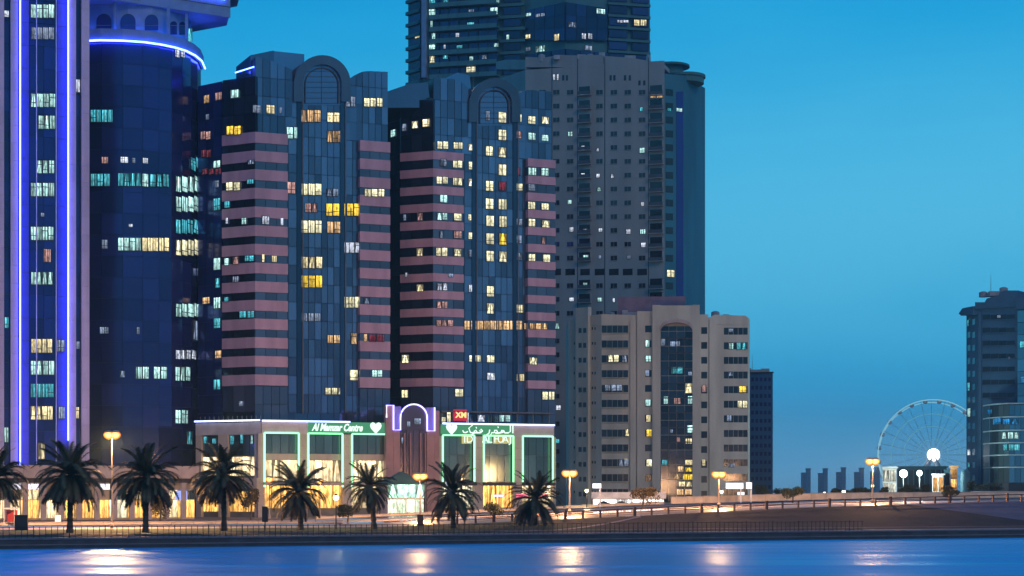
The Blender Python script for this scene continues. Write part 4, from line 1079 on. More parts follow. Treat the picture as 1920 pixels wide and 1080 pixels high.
# arabic lettering, drawn as pen strokes
def stroke(pts, r=.13):
    o = fM.pt(fM.u(866), ztM - 1.55, .45)
    MB().tube([o + fM.t * x + Vector((0, 0, z)) for x, z in pts], r, 5).build('arabic_letter', lw, rootM)
stroke([(9.9, 1.6), (9.9, .1)]); stroke([(9.4, 1.7), (9.4, .4), (9.0, .15), (8.3, .15), (8.1, .55), (7.7, .6), (7.5, .15), (6.9, .15), (6.7, .6), (6.3, .6), (6.2, .15), (5.7, .15), (5.5, -.3)])
stroke([(8.0, .3), (7.2, .12), (6.4, .12)], .16); stroke([(5.3, .7), (5.2, .1), (4.7, -.3)])
stroke([(3.9, .45), (3.6, .75), (3.3, .45), (3.6, .15), (2.9, .12), (2.5, .6)]); stroke([(3.9, .45), (3.4, .1), (2.4, .1), (1.5, .12), (1.2, .9), (1.9, 1.5)])
stroke([(2.3, .5), (2.2, 0), (1.7, -.3)]); stroke([(1.0, .3), (.6, .1), (.2, .15), (0, .5)]); stroke([(6.9, 1.15), (7.0, 1.2)], .17); stroke([(2.6, 1.0), (2.7, 1.05)], .17)
# letters standing under the right sign
for i, (x0, x1, ch, c_) in enumerate(((866, 874, 'I', 'y'), (876, 883, 'D', 'y'), (905, 912, 'A', 'c'), (914, 921, 'L', 'c'), (925, 932, 'F', 'y'), (934, 941, 'U', 'g'), (943, 950, 'A', 'y'), (952, 959, 'J', 'y'))):
    mb_ = emit('letter_box_' + ch + str(i), {'c': (.30, .85, .50), 'y': (.80, .72, .28), 'g': (.85, .55, .12)}[c_], .75, False)
    fM.putpx(rootM, 'letter_box', UB(mb_), x0, 814, x1, 832, -.1, .3)
    text(rootM, 'lettering', ch, fM.pp((x0 + x1) / 2, 830, .33), ang, 1.9, lw, .03)
# entrance tower with the arch
fT = Fac(fM.a + fM.n * .0, fM.b).back(-1.2)
pink_wall = mat('entrance_pink_stone', (.36, .20, .20), .6, 0, .1, .5)
ent_glass = mat('entrance_glass', (.12, .08, .10), .15, .4, .1, .1, rnd=.3)
prism(rootM, 'entrance_core', [tuple(fT.pt(fT.u(728), 0, -.6).xy), tuple(fT.pt(fT.u(813), 0, -.6).xy), tuple(fT.pt(fT.u(813), 0, -8).xy), tuple(fT.pt(fT.u(728), 0, -8).xy)], 1.0, fT.z(778, fT.u(770)), frame_dark)
for x0, x1, y0, m_ in ((724, 738, 760, pink_wall), (738, 750, 806, pink_wall), (800, 815, 806, pink_wall), (815, 824, 770, pink_wall)):
    mb = MB(); fT.plate(mb, [(x0, y0), (x1 - .3, y0), (x1 - .3, 985), (x0, 985)], -1.2, .1); mb.build('entrance_pier', m_, rootM)
blu = mat('blue_violet_cladding', (.22, .20, .55), .4)
mb = MB(); fT.plate(mb, [(738, 762), (752, 762), (752, 804), (738, 804)], -.6, 0); mb.build('arch_cladding', blu, rootM)
mb = MB(); fT.plate(mb, [(799, 764), (814, 764), (814, 806), (799, 806)], -.6, 0); mb.build('arch_cladding', blu, rootM)
pts = [(750, 806)] + [(775 - 25 * math.cos(math.pi * i / 14), 783 - 25 * math.sin(math.pi * i / 14)) for i in range(15)] + [(800, 806)]
mb = MB(); fT.plate(mb, pts, -.6, -.1); mb.build('arch_glass', ent_glass, rootM)
for i in range(4):
    for j in range(5):
        fT.putpx(rootM, 'entrance_pane', UB(ent_glass), 751 + 12.2 * i + .4, 807 + 33 * j, 751 + 12.2 * (i + 1) - .4, 839 + 33 * j, -.8, -.2)
for x in (757, 768, 787, 796):
    mb = MB(); fT.plate(mb, [(x, 812), (x + 2, 812), (x + 2, 985), (x, 985)], -.2, .3); mb.build('entrance_column', pink_wall, rootM)
npath = [(724, 783), (724, 760), (737, 760), (737, 806), (750, 806), (750, 783)] + [(775 - 25 * math.cos(math.pi * i / 14), 783 - 25 * math.sin(math.pi * i / 14)) for i in range(1, 14)] + [(800, 783), (800, 808), (814, 808), (814, 764)]
MB().tube([fT.pp(x, y, .25) for x, y in npath], .14, 6).build('arch_neon_line', neon_violet, rootM)
place_lit(rootM, [(fT, 724, 815, -.1)], [(762,790,770,800,'d'),(776,784,790,796,'d'),(741,818,745,832,'d'),(752,820,756,832,'d')], .05)
# roof terrace lights and red sign behind the right wing
fB = glB.back(-3)
rs = fB.putpx(rootM, 'red_sign_board', UB(sign_red), 850, 768, 874, 789, 0, .4)
text(rootM, 'lettering', 'XM', fB.pp(863, 783, .45), fB.ang, 1.5, emit('sign_yellow', (1, .75, .25), 1.3, False), .05, bold=.06)
place_lit(rootM, [(fB, 820, 1040, 0)], [(827,782,836,794,'v'),(837,771,845,792,'v'),(873,771,879,794,'w'),(893,778,910,791,'w'),(935,778,957,791,'c')], .02)
for x in (830, 848, 876, 900, 940, 970, 1000, 1030):
    u = fB.u(x); fB.put(rootM, 'terrace_post', UB(steel), u - .08, u + .08, ztM - .4, ztM + 3.0, -.3, -.1)
for y in (766,):
    fB.put(rootM, 'terrace_canopy', UB(frame_grey), fB.u(826), fB.u(1036), ztM + 3.0, ztM + 3.3, -2, .5)
for i in range(26):
    f = fM; u = f.u(500) + i * .0
# terrace railing on the left wing
for i in range(14):
    f = fM0; u = .5 + i * (f.L - 1) / 13
    f.put(rootM, 'terrace_post', UB(steel), u - .04, u + .04, ztM - .2, ztM + 1.1, -.6, -.5)

# ---------------------------------------------------------------- long low arcade of shops at the left
fS = Fac.dir(-60, 288, 372)
rootS = empty('shop_arcade', (fS.a.x, fS.a.y, 1.0), 'low cream shop arcade with glowing windows behind the left palms', 'shop building')
bk = fS.back(9)
prism(rootS, 'core_wall', [tuple(fS.back(2.6).a.xy), tuple(fS.back(2.6).b.xy), tuple(bk.b.xy), tuple(bk.a.xy)], 1.0, 8.7, cream)
pinkc = mat('arcade_stone', (.50, .38, .34), .7, 0, .1)
nS = 13
for i in range(nS):
    u0, u1 = fS.L * i / nS, fS.L * (i + 1) / nS
    fS.put(rootS, 'fascia_panel', UB(pinkc), u0, u1 - .03, 7.6, 9.6, -2.6, .4)
    fS.put(rootS, 'soffit_panel', UB(dark_stone), u0, u1 - .03, 6.9, 7.55, -2.6, 0)
    fS.put(rootS, 'arcade_column', UB(pinkc), u0, u0 + .8, 1.0, 6.9, -.8, 0)
    mm_ = random.choice([shop_warm, shop_warm, shop_gold, shop_white])
    for j in range(3):
        w = (u1 - u0) / 3
        fS.put(rootS, 'shopfront_pane', UB(mm_), u0 + j * w + .06, u0 + (j + 1) * w - .06, 1.3, 4.1, -2.6, -2.45)
        if i % 3 != 1: fS.put(rootS, 'upper_pane', UB(shop_warm if i % 2 else glass_mall), u0 + j * w + .06, u0 + (j + 1) * w - .06, 4.25, 5.7, -2.6, -2.45)
    if i in (2, 3, 7, 9):
        fS.put(rootS, 'sign_box', UB(emit('sign_box_white%d' % i, (.95, .9, 1.0), 1.6, False)), u0 + .9, u1 - .3, 5.8, 6.7, -.9, -.6)
blue_sign = emit('sign_box_blue', (.35, .42, 1.0), 1.3, False)
fS.putpx(rootS, 'sign_box', UB(blue_sign), 330, 920, 352, 938, -.6, -.3)

# ---------------------------------------------------------------- cash-machine kiosk by the road, with pyramid roof
def kiosk():
    Y = 296; g = 1.0
    f = Fac.dir(728, Y, 796)
    root = empty('glass_kiosk', (f.a.x, f.a.y, g), 'glowing glass kiosk with a green pyramid roof below the neon arch', 'kiosk')
    L = f.L; z1 = g + 5.6
    kg = lit('kiosk_glow', (.80, .92, .66), 1.3, .8, 2, True); kt = lit('kiosk_band', (.58, .95, .74), 1.5, .8, 2, True)
    prism(root, 'back_wall', [tuple(f.pt(0, 0, -.4).xy), tuple(f.pt(L, 0, -.4).xy), tuple(f.pt(L, 0, -5).xy), tuple(f.pt(0, 0, -5).xy)], g, z1, cream)
    for i in range(4):
        w = L / 4
        f.put(root, 'door_pane', UB(kg), i * w + .1, (i + 1) * w - .1, g + .3, g + 3.2, -.4, -.2)
        f.put(root, 'sign_band_panel', UB(kt), i * w + .02, (i + 1) * w - .02, g + 3.5, z1, -.4, 0)
        f.put(root, 'corner_post', UB(white_paint), i * w - .08, i * w + .08, g, g + 3.5, -.3, -.1)
    rf = mat('kiosk_roof_green', (.05, .11, .09), .6)
    mb = MB(); b_ = [f.pt(-.4, z1, .4), f.pt(L + .4, z1, .4), f.pt(L + .4, z1, -5.4), f.pt(-.4, z1, -5.4)]; tp = f.pt(L * .5, z1 + 2.2, -2.5)
    mb.v = [tuple(p) for p in b_ + [tp]]; mb.f = [(0, 1, 4), (1, 2, 4), (2, 3, 4), (3, 0, 4), (3, 2, 1, 0)]
    mb.build('roof', rf, root)
kiosk()

# ---------------------------------------------------------------- petrol-station style forecourt shops in front of the beige block
def forecourt():
    f = Fac.px(1112, 318, 1245, 318)
    root = empty('roadside_shop', (f.a.x, 318, 1.0), 'brightly lit white glass shop behind the road at the foot of the beige block', 'shop building')
    g = 1.0
    prism(root, 'core_wall', [(f.a.x, 318.3), (f.b.x, 318.3), (f.b.x, 326), (f.a.x, 326)], g, g + 4.3, cream)
    w1 = lit('forecourt_glow', (.95, .98, .98), 2.2, .75, 2, True)
    for i in range(9):
        w = f.L / 9
        f.put(root, 'shop_pane', UB(w1), i * w + .08, (i + 1) * w - .08, g + .3, g + 3.1, -.3, 0)
    f.put(root, 'roof_fascia', UB(white_paint), -.3, f.L + .3, g + 3.3, g + 4.4, -.4, .9)
    for k in range(2):
        u = f.u((1131, 1163)[k])
        MB().lathe(f.pt(u, g, 2.5), [(.08, 0), (.08, 2.4), (1.3, 2.35), (.2, 2.9)], 12).build('parasol', steel_dark, root)
forecourt()
def pylon(px, Y, y0, y1, w, label, h0=1.0, double=False):
    c = P(px, y0, Y); g = 1.0
    root = empty('pylon_sign', (c.x, Y, g), label, 'sign')
    zt = EYE + (HOR - y0) * Y / FPX; zb_ = EYE + (HOR - y1) * Y / FPX
    MB().abox(c.x - .12 + w * .35, c.x + .12 + w * .35, Y - .1, Y + .1, g, zb_).build('post', white_paint, root)
    MB().abox(c.x - w / 2, c.x + w / 2, Y - .2, Y + .2, zb_, zt).build('housing', steel, root)
    MB().abox(c.x - w / 2 + .06, c.x + w / 2 - .06, Y - .25, Y - .2, zb_ + .06, zt - .06).build('lit_face', emit('pylon_face', (.92, .93, 1), 2.0), root)
pylon(1119, 300, 906, 916, 1.5, 'small white lit box sign on a post beside the small tree')
pylon(1377, 310, 905, 917, 3.0, 'wide white lit box sign at the foot of the beige block')
pylon(1404, 310, 904, 917, 1.05, 'narrow white lit box sign right of the wide one')
pylon(1389, 330, 922, 930, 1.3, 'small pale green lit sign below the wide white sign')
# ---------------------------------------------------------------- distant twin towers on the horizon
far_m = mat('far_tower_wall', (.10, .13, .20), .8, 0, .08, .02)
win_f = mat('far_window', (.03, .05, .09), .3)
def far_tower(x0, x1, y0, Y, label):
    f = Fac.px(x0, Y, x1, Y)
    root = empty('distant_tower', (f.a.x, Y, .9), label, 'tower block', 'twin towers on the far horizon')
    h = EYE + (HOR - y0) * Y / FPX
    prism(root, 'shaft_wall', [tuple(f.a.xy), tuple(f.b.xy), (f.b.x, Y + 10), (f.a.x, Y + 10)], .9, h, far_m)
    prism(root, 'roof_cap', [(f.a.x - .6, Y - .6), (f.b.x + .6, Y - .6), (f.b.x + .6, Y + 10), (f.a.x - .6, Y + 10)], h, h + 1.4, win_f)
    for k in range(int((h - 6) / 4)):
        f.put(root, 'window_band', UB(win_f), f.L * .2, f.L * .8, 5 + k * 4, 6.6 + k * 4, -.1, .3)
for i, (x, a, b_) in enumerate(((1504, 888, 880), (1536, 889, 880), (1570, 887, 878), (1604, 887, 879), (1634, 886, 878))):
    w = ('first', 'second', 'third', 'fourth', 'fifth')[i]
    far_tower(x, x + 8.5, a, 2450, 'shorter pale tower of the %s distant pair counted from the beige block' % w)
    far_tower(x + 9, x + 16, b_, 2420, 'taller darker tower of the %s distant pair counted from the beige block' % w)

# ---------------------------------------------------------------- observation wheel at rest
wY = 452.0
hub = P(1748, 853, wY)
wheel = empty('observation_wheel', (hub.x, wY, 1.0), 'white observation wheel with glowing rings for its light trails and a bright round hub at the far right', 'ferris wheel')
wheel_lit = emit('wheel_trail_light', (.30, .62, .78), .8, False)
wheel_dim = emit('wheel_inner_trail_light', (.16, .50, .66), .62, False)
hub_lit = emit('hub_light', (.95, 1.0, 1.0), 9.0)
pxm = wY / FPX
WR = (hub.z - 1.15) / pxm
for r_, w_, m_, off in ((WR, .14, wheel_lit, -.9), (WR * .957, .12, wheel_lit, .9), (WR * .745, .09, wheel_dim, 0), (WR * .52, .08, wheel_dim, 0), (WR * .28, .07, wheel_dim, 0)):
    MB().tube([hub + Vector((r_ * pxm * math.cos(a), off, r_ * pxm * math.sin(a))) for a in [2 * math.pi * i / 72 for i in range(72)]], w_, 5, True).build('rim', m_, wheel, kind=None)  # glowing rings stand in for the turning wheel's light trails
spoke_m = mat('wheel_spoke', (.35, .45, .48), .4, .3)
for i in range(28):
    a = 2 * math.pi * i / 28
    MB().tube([hub + Vector((.9 * math.cos(a), (-.7, .7)[i % 2], .9 * math.sin(a))), hub + Vector((WR * pxm * math.cos(a), (-.9, .9)[i % 2], WR * pxm * math.sin(a)))], .045, 4).build('spoke', spoke_m, wheel)
gond = MB().lathe((0, 0, 0), [(.2, .5), (.5, .32), (.58, -.1), (.48, -.45), (.25, -.55)], 8).mesh('gondola', white_paint)
for i in range(24):
    a = 2 * math.pi * (i + .5) / 24
    link('gondola', gond, wheel, hub + Vector((WR * .975 * pxm * math.cos(a), 0, WR * .975 * pxm * math.sin(a))) - wheel.location)
MB().poly([hub + Vector((1.45 * math.cos(a), -1.6, 1.45 * math.sin(a))) for a in [2 * math.pi * i / 24 for i in range(24)]], Vector((0, .5, 0))).build('hub_lamp', hub_lit, wheel)
MB().tube([hub + Vector((0, -1.1, 0)), hub + Vector((0, 1.6, 0))], .8, 10).build('axle', white_paint, wheel)
for sx_, sy_ in ((-1, -1), (1, -1), (-1, 1), (1, 1)):
    MB().tube([hub + Vector((0, 1.3 * sy_, 0)), Vector((hub.x + 7 * sx_, wY + 3.5 * sy_, 1.0))], .3, 6).build('leg', white_paint, wheel)

# ---------------------------------------------------------------- fairground pavilions in front of the wheel
def pavilion(x0, x1, y0, Y, m, label, rows=3, lit_m=None, depth=6):
    f = Fac.px(x0, Y, x1, Y)
    root = empty('pavilion', (f.a.x, Y, 1.0), label, 'pavilion')
    h = EYE + (HOR - y0) * Y / FPX
    prism(root, 'main_wall', [tuple(f.a.xy), tuple(f.b.xy), (f.b.x, Y + depth), (sx(x0) * (Y + depth), Y + depth)], 1.0, h - .35, m)
    prism(root, 'roof', [(f.a.x - .25, Y - .3), (f.b.x + .25, Y - .3), (f.b.x + .25, Y + depth), (sx(x0) * (Y + depth), Y + depth)], h - .35, h, m)
    n_ = max(1, round(f.L / 1.3)); hh = (h - 2.6) / rows
    for k in range(rows):
        for i in range(n_):
            w = f.L / n_
            f.put(root, 'window', UB(lit_m or window_dark), i * w + .15, (i + 1) * w - .15, 2.0 + k * hh + .2, 2.0 + (k + 1) * hh - .2, -.1, .05)
    return root
pv_t = mat('pavilion_teal', (.05, .16, .20), .6); pv_w = mat('pavilion_white', (.42, .40, .36), .6); pv_o = mat('pavilion_orange', (.55, .28, .12), .6)
lit_pale = lit('pavilion_glow', (.80, .80, .66), .75, .5, 3)
lit_or = lit('pavilion_orange_glow', (1.0, .50, .14), 1.0, .5, 3)
pavilion(1655, 1681, 875, 405, pv_w, 'pale cream tower-like pavilion right of the double-headed street lamp', 3, lit_pale)
pavilion(1682, 1775, 874, 424, pv_t, 'long dark teal pavilion spanning below the wheel hub', 2, None, 4)
pavilion(1748, 1769, 888, 402, pv_w, 'small yellow lit gate pavilion left of the orange tower', 2, lit_or)
pavilion(1782, 1795, 873, 404, pv_o, 'slim orange lit tower between the wheel and the navy block', 4, lit_or)
pavilion(1771, 1781, 880, 407, pv_t, 'narrow dark pillar building touching the orange tower', 2)
cpy = P(1810, 880, 396)
ps = empty('totem_sign', (cpy.x, 396, 1.0), 'dark oval totem sign standing left of the navy block', 'sign')
MB().lathe((cpy.x, 396, 0), [(.25, 1.0), (.25, 4.6), (.95, 5.4), (1.05, 7.5), (.95, 9.6), (.5, 10.3)], 14).build('oval_panel', pv_t, ps)
MB().abox(cpy.x - .4, cpy.x + .4, 395.6, 396.4, 1.0, 1.5).build('base', steel_dark, ps)

# ---------------------------------------------------------------- lamps
def lamp_light(root, loc, color, power, r=.25):
    d = bpy.data.lights.new('lamp_light', 'POINT'); d.energy = power; d.color = color; d.shadow_soft_size = r; d.specular_factor = .002
    o = bpy.data.objects.new('lamp_light', d); COL.objects.link(o); o.parent = root; o.location = Vector(loc) - Vector(root.location)
sodium = emit('sodium_glow', (1.0, .40, .06), 2.4, False)
sodium_core = emit('sodium_core', (1.0, .60, .20), 2.6, False)
n, l = sodium_core.node_tree.nodes, sodium_core.node_tree.links      # frosted bulb with painted glare: hottest in the middle, amber halo at the rim
lw_ = n.new('ShaderNodeLayerWeight'); cr_ = n.new('ShaderNodeValToRGB'); em_ = n['Emission']
cr_.color_ramp.elements[0].color = (2.8, 1.7, .6, 1); cr_.color_ramp.elements[0].position = .05
cr_.color_ramp.elements[1].color = (.92, .19, .01, 1); cr_.color_ramp.elements[1].position = .72
cr_.color_ramp.elements.new(.4).color = (1.5, .60, .08, 1)
lw_.inputs[0].default_value = .5; em_.inputs[1].default_value = 1.0
l.new(lw_.outputs['Facing'], cr_.inputs[0]); l.new(cr_.outputs[0], em_.inputs[0])
pole_m = mat('lamp_pole', (.42, .34, .28), .45, .3)
def street_lamp(px, py, Y, base_z, label, power, heads=2, lens_r=.42, spread=.8, dirv=None, group='tall sodium street lamps'):
    z = EYE + (HOR - py) * Y / FPX; x = sx(px) * Y
    root = empty('street_lamp', (x, Y, base_z), label, 'street lamp', group)
    MB().tube([(x, Y, base_z), (x, Y, z - .2)], [.13, .07], 8).build('pole', pole_m, root)
    MB().lathe((x, Y, base_z), [(.25, 0), (.25, .5), (.16, .7)], 8).build('base', pole_m, root)
    for i in range(heads):
        s = (-1, 1)[i % 2] if heads > 1 else 0
        hx = x + s * spread
        if heads > 1: MB().tube([(x, Y, z - .25), (x + s * spread * .6, Y, z + .02), (hx, Y, z + .05)], .05, 5).build('arm', pole_m, root)
        hd = MB().lathe((hx, Y, z + .08), [(lens_r * 1.05, 0), (lens_r * .9, .16), (.12, .26)], 10).build('lamp_head', pole_m, root)
        r_ = lens_r * 1.35
        MB().lathe((hx, Y, z - r_ * .35), [(.05, -r_ * .85), (r_ * .4, -r_ * .74), (r_ * .75, -r_ * .5), (r_ * .95, -r_ * .2), (r_, .05), (r_ * .9, r_ * .34), (r_ * .6, r_ * .6), (r_ * .3, r_ * .7)], 14).build('lens', sodium_core, root, smooth=True)
    lamp_light(root, (x, Y - .0, z - .75), (1.0, .50, .20), power, .3)
def gz(Y, px):
    X = sx(px) * Y; v = Vector((X, Y - 194, 0)); return H(v.dot(E), v.dot(N))
street_lamp(210, 812, 226, gz(226, 210), 'tallest street lamp, at the left, pole rising above the second and third palms', 120000, 2, .5, .4)
street_lamp(788, 890, 268, gz(268, 788), 'street lamp glowing orange in front of the entrance arch', 70000, 2, .55, .4)
street_lamp(1068, 884, 268, gz(268, 1068), 'street lamp at the corner of the beige arched block', 70000, 2, .55, .45)
street_lamp(1348, 886, 276, gz(276, 1348), 'street lamp in front of the right half of the beige arched block', 70000, 2, .55, .4)
street_lamp(1636, 862, 284, gz(284, 1636), 'double-headed street lamp between the distant towers and the pavilions', 70000, 2, .55, .42)
street_lamp(505, 896, 312, 1.0, 'warm lamp before the first green neon bay', 1800, 1, .5, group='warm lamps at the shopping centre')
street_lamp(600, 900, 314, 1.0, 'warm lamp before the second green neon bay', 1800, 1, .42, group='warm lamps at the shopping centre')
street_lamp(866, 888, 318, 1.0, 'small warm lamp above the sixth palm', 1000, 1, .3, group='warm lamps at the shopping centre')
globe_m = emit('globe_glow', (.90, .88, .42), 5.0, False)
def globe_lamp(px, py, Y, label, r=.32, power=700):
    z = EYE + (HOR - py) * Y / FPX; x = sx(px) * Y; b = gz(Y, px)
    root = empty('globe_lamp', (x, Y, b), label, 'lamp', 'small globe path lamps')
    MB().tube([(x, Y, b), (x, Y, z - r * .8)], [.09, .06], 6).build('pole', steel_dark, root)
    MB().lathe((x, Y, z), [(.05, -r), (r * .7, -r * .7), (r, 0), (r * .7, r * .7), (.05, r)], 12).build('globe', globe_m, root, smooth=True)
    MB().lathe((x, Y, z + r * .7), [(r * .75, 0), (.1, .2)], 8).build('cap', steel_dark, root)
    lamp_light(root, (x, Y, z - r - .3), (1.0, .85, .45), power, .15)
globe_lamp(630, 933, 222, 'dark post with a small yellow globe right of the fifth palm', .36)
globe_lamp(1100, 920, 300, 'yellow globe post left of the small tree by the beige block')
globe_lamp(1353, 922, 330, 'yellow globe below the street lamp in front of the beige block')
globe_lamp(1415, 931, 340, 'yellow globe at the foot of the blue slab block', .42)
globe_lamp(1582, 922, 330, 'yellow globe near the third distant tower pair', .34)
globe_lamp(1104 + 442, 924, 345, 'pale globe near the second distant tower pair', .22)
globe_lamp(1636, 911, 300, 'small warm globe beneath the double-headed lamp', .25)
def floodlight(px, py, Y, r, label):
    z = EYE + (HOR - py) * Y / FPX; x = sx(px) * Y
    root = empty('flood_lamp', (x, Y, 1.0), label, 'flood light', 'white flood lights by the wheel')
    MB().tube([(x, Y, 1.0), (x, Y, z - r)], [.14, .08], 6).build('pole', steel, root)
    MB().lathe((x, Y, z), [(.05, -r), (r * .5, -r * .87), (r * .87, -r * .5), (r, 0), (r * .87, r * .5), (r * .5, r * .87), (.05, r)], 14).build('lamp_globe', emit('flood_glow', (.85, 1.0, 1.0), 9, False), root, smooth=True)
    lamp_light(root, (x, Y - r - .4, z), (.75, 1.0, 1.0), 6000, .3)
floodlight(1694, 888, 398, .85, 'larger white round flood light in front of the teal pavilion')
floodlight(1724, 887, 400, .6, 'smaller white round flood light nearer the wheel hub')

# ---------------------------------------------------------------- date palms
frond_m = mat('palm_frond', (.075, .075, .035), .6, 0, .3, .8, rnd=.35)
bark_m = mat('palm_bark', (.10, .075, .055), .9, 0, .25, 2.0, .8, 12)
frond_dry = mat('palm_frond_dry', (.075, .048, .03), .7, 0, .3, .8, rnd=.35)
def frond_mesh(name, length, up, sag, seed):
    """one pinnate leaf: curved rib and two rows of folded leaflets; starts at the origin, grows along +x"""
    rnd = random.Random(seed); mb = MB(); pts = []
    n = 12
    ang = up; x = z = 0.0
    for i in range(n + 1):
        pts.append(Vector((x, 0, z)))
        st = length / n
        x += math.cos(ang) * st; z += math.sin(ang) * st
        ang -= sag / n * (0.5 + 1.1 * i / n)
    mb.tube(pts, [.045 * (1 - .8 * i / n) for i in range(n + 1)], 4)
    m = 46
    for k in range(m):
        f = .10 + .90 * k / (m - 1); q = f * n; i = min(int(q), n - 1); p = pts[i].lerp(pts[i + 1], q - i)
        d = (pts[i + 1] - pts[i]).normalized()
        up_ = Vector((-d.z, 0, d.x))
        ll = .62 * math.sin(math.pi * min(1, .18 + f * .80)) ** .6 * rnd.uniform(.8, 1.1) + .1
        for s in (-1, 1):
            tip = p + d * ll * .62 + Vector((0, s, 0)) * ll * .75 + up_ * ll * rnd.uniform(-.05, .28) - Vector((0, 0, ll * .22))
            w = d * .055
            b = len(mb.v); mb.v += [tuple(p - w), tuple(p + w), tuple(tip)]; mb.f.append((b, b + 1, b + 2))
    me = mb.mesh(name, frond_dry if 'skirt' in name else frond_m)
    return me
FROND = {}
def fronds(kind, k):
    key = (kind, k)
    if key not in FROND:
        up, sag = {'top': (R(74), R(55)), 'high': (R(48), R(95)), 'mid': (R(22), R(105)), 'low': (R(-8), R(80)), 'skirt': (R(-38), R(48))}[kind]
        FROND[key] = frond_mesh('palm_frond_' + kind, 4.3 if kind != 'skirt' else 4.0, up + R(random.uniform(-5, 5)), sag, k * 7 + hash_(kind))
    return FROND[key]
def hash_(s): return sum(ord(c) for c in s)
def trunk_mesh(h, lean, seed):
    rnd = random.Random(seed); mb = MB(); n = 22; b0 = 0
    prof = []
    for i in range(n + 1):
        f = i / n; r = .31 + .10 * max(0, 1 - f * 6) + (.03 if i % 2 else -.015) + (.10 * max(0, (f - .86) / .14))
        prof.append((Vector((lean * f * f, 0, h * f)), r))
    mb.tube([p for p, r in prof], [r for p, r in prof], 9)
    # old leaf bases under the crown
    for k in range(26):
        a = k * 2.4; z = h * .84 + h * .15 * k / 26; c = Vector((lean * (z / h) ** 2, 0, z)); d = Vector((math.cos(a), math.sin(a), 0))
        mb.poly([c + d * .22 - Vector((-d.y, d.x, 0)) * .07, c + d * .22 + Vector((-d.y, d.x, 0)) * .07, c + d * .46 + Vector((0, 0, .28))], Vector((0, 0, .06)))
    return mb.mesh('palm_trunk', bark_m)
def date_palm(px, t, hub_y, label, sc, lean=0, lush=1.0, seed=0):
    rnd = random.Random(seed)
    s = s_at(px, t); p = ST(s, t, 0); p.z = H(s, t) - .05
    zc = EYE + (HOR - hub_y) * p.y / FPX; h = zc - p.z
    root = empty('date_palm', p, label, 'palm tree', 'date palms along the promenade')
    link('trunk', trunk_mesh(h, lean, seed), root, Vector((0, 0, 0)))
    top = Vector((lean, 0, h - .1))
    for kind, cnt in (('top', int(12 * lush)), ('high', int(15 * lush)), ('mid', int(17 * lush)), ('low', int(19 * lush)), ('skirt', int(24 * lush))):
        for i in range(cnt):
            a = 2 * math.pi * (i + rnd.uniform(-.3, .3)) / cnt + rnd.random()
            k = sc * rnd.uniform(.86, 1.1)
            o = link('frond', fronds(kind, i % 3), root, top + Vector((math.cos(a), math.sin(a), 0)) * .12 + Vector((0, 0, {'top': .15, 'high': .1, 'mid': 0, 'low': -.1, 'skirt': -.25}[kind])), 0, (k, k, k))
            o.rotation_euler = (rnd.uniform(-.5, .5), rnd.uniform(-.14, .14), a)
    return root
date_palm(-8, 27, 893, 'date palm cut by the left edge of the picture', .95, 0, 1, 1)
date_palm(131, 27, 888, 'broad date palm in front of the lilac striped neon tower', 1.06, .15, 1.35, 2)
date_palm(273, 26, 892, 'broad date palm just right of the tallest street lamp', 1.0, .1, 1.3, 3)
date_palm(420, 30, 888, 'date palm below the left wing of the shopping centre', 1.0, -.2, 1.25, 4)
date_palm(564, 31, 920, 'shorter date palm in front of the first two green neon bays', .94, -.25, 1.15, 5)
date_palm(701, 33, 912, 'slim leaning date palm in front of the third green neon bay', .8, -.55, 1.0, 6)
date_palm(850, 33, 923, 'date palm right of the glass kiosk', .98, -.1, 1.0, 7)
date_palm(1001, 34, 936, 'rightmost and lowest date palm, beside the corner of the shopping centre', .95, .2, 1.15, 8)

# ---------------------------------------------------------------- bushes and small trees
leaf_m = mat('bush_leaf', (.035, .045, .018), .8, 0, .35, .8)
leaf_o = mat('tree_leaf_lit', (.10, .07, .02), .8, 0, .35, .8)  # orange lamp light mixed into the leaf colour
def crown_mesh(rx, ry, rz, n, leaf, m, seed, lobes=7):
    rnd = random.Random(seed); mb = MB()
    cs = [(Vector((rnd.uniform(-.6, .6) * rx, rnd.uniform(-.6, .6) * ry, rnd.uniform(-.4, .45) * rz)), rnd.uniform(.38, .62)) for _ in range(lobes)]
    for _ in range(n):
        c, k = rnd.choice(cs)
        d = Vector((rnd.gauss(0, 1), rnd.gauss(0, 1), rnd.gauss(0, 1))).normalized() * (rnd.random() ** .4) * k
        p = c + Vector((d.x * rx, d.y * ry, d.z * rz))
        a = Vector((rnd.gauss(0, 1), rnd.gauss(0, 1), rnd.gauss(0, 1))).normalized(); b_ = a.cross(Vector((rnd.gauss(0, 1), rnd.gauss(0, 1), rnd.gauss(0, 1)))).normalized()
        l_ = leaf * rnd.uniform(.6, 1.3)
        mb.quad(p - a * l_, p + b_ * l_ * .5, p + a * l_, p - b_ * l_ * .5)
    return mb.mesh('leaf_crown', m)
def small_tree(px, Y, zb_, h, rx, rz, label, m=leaf_m, n=1500, seed=1, name='small_tree', cat='tree', group=None, leaf=.16):
    x = sx(px) * Y
    root = empty(name, (x, Y, zb_), label, cat, group)
    mb = MB().tube([(x, Y, zb_ - .1), (x + .1, Y, zb_ + h * .4), (x - .05, Y, zb_ + h * .7)], [.16, .11, .06], 6)
    for a in (0, 2.1, 4.2):
        mb.tube([(x + .05, Y, zb_ + h * .4), (x + math.cos(a) * rx * .5, Y + math.sin(a) * rx * .5, zb_ + h * .75)], [.07, .03], 5)
    mb.build('trunk', bark_m, root)
    link('crown', crown_mesh(rx, rx, rz, n, leaf, m, seed), root, Vector((0, 0, h - rz)))
def zat(py, Y): return EYE + (HOR - py) * Y / FPX
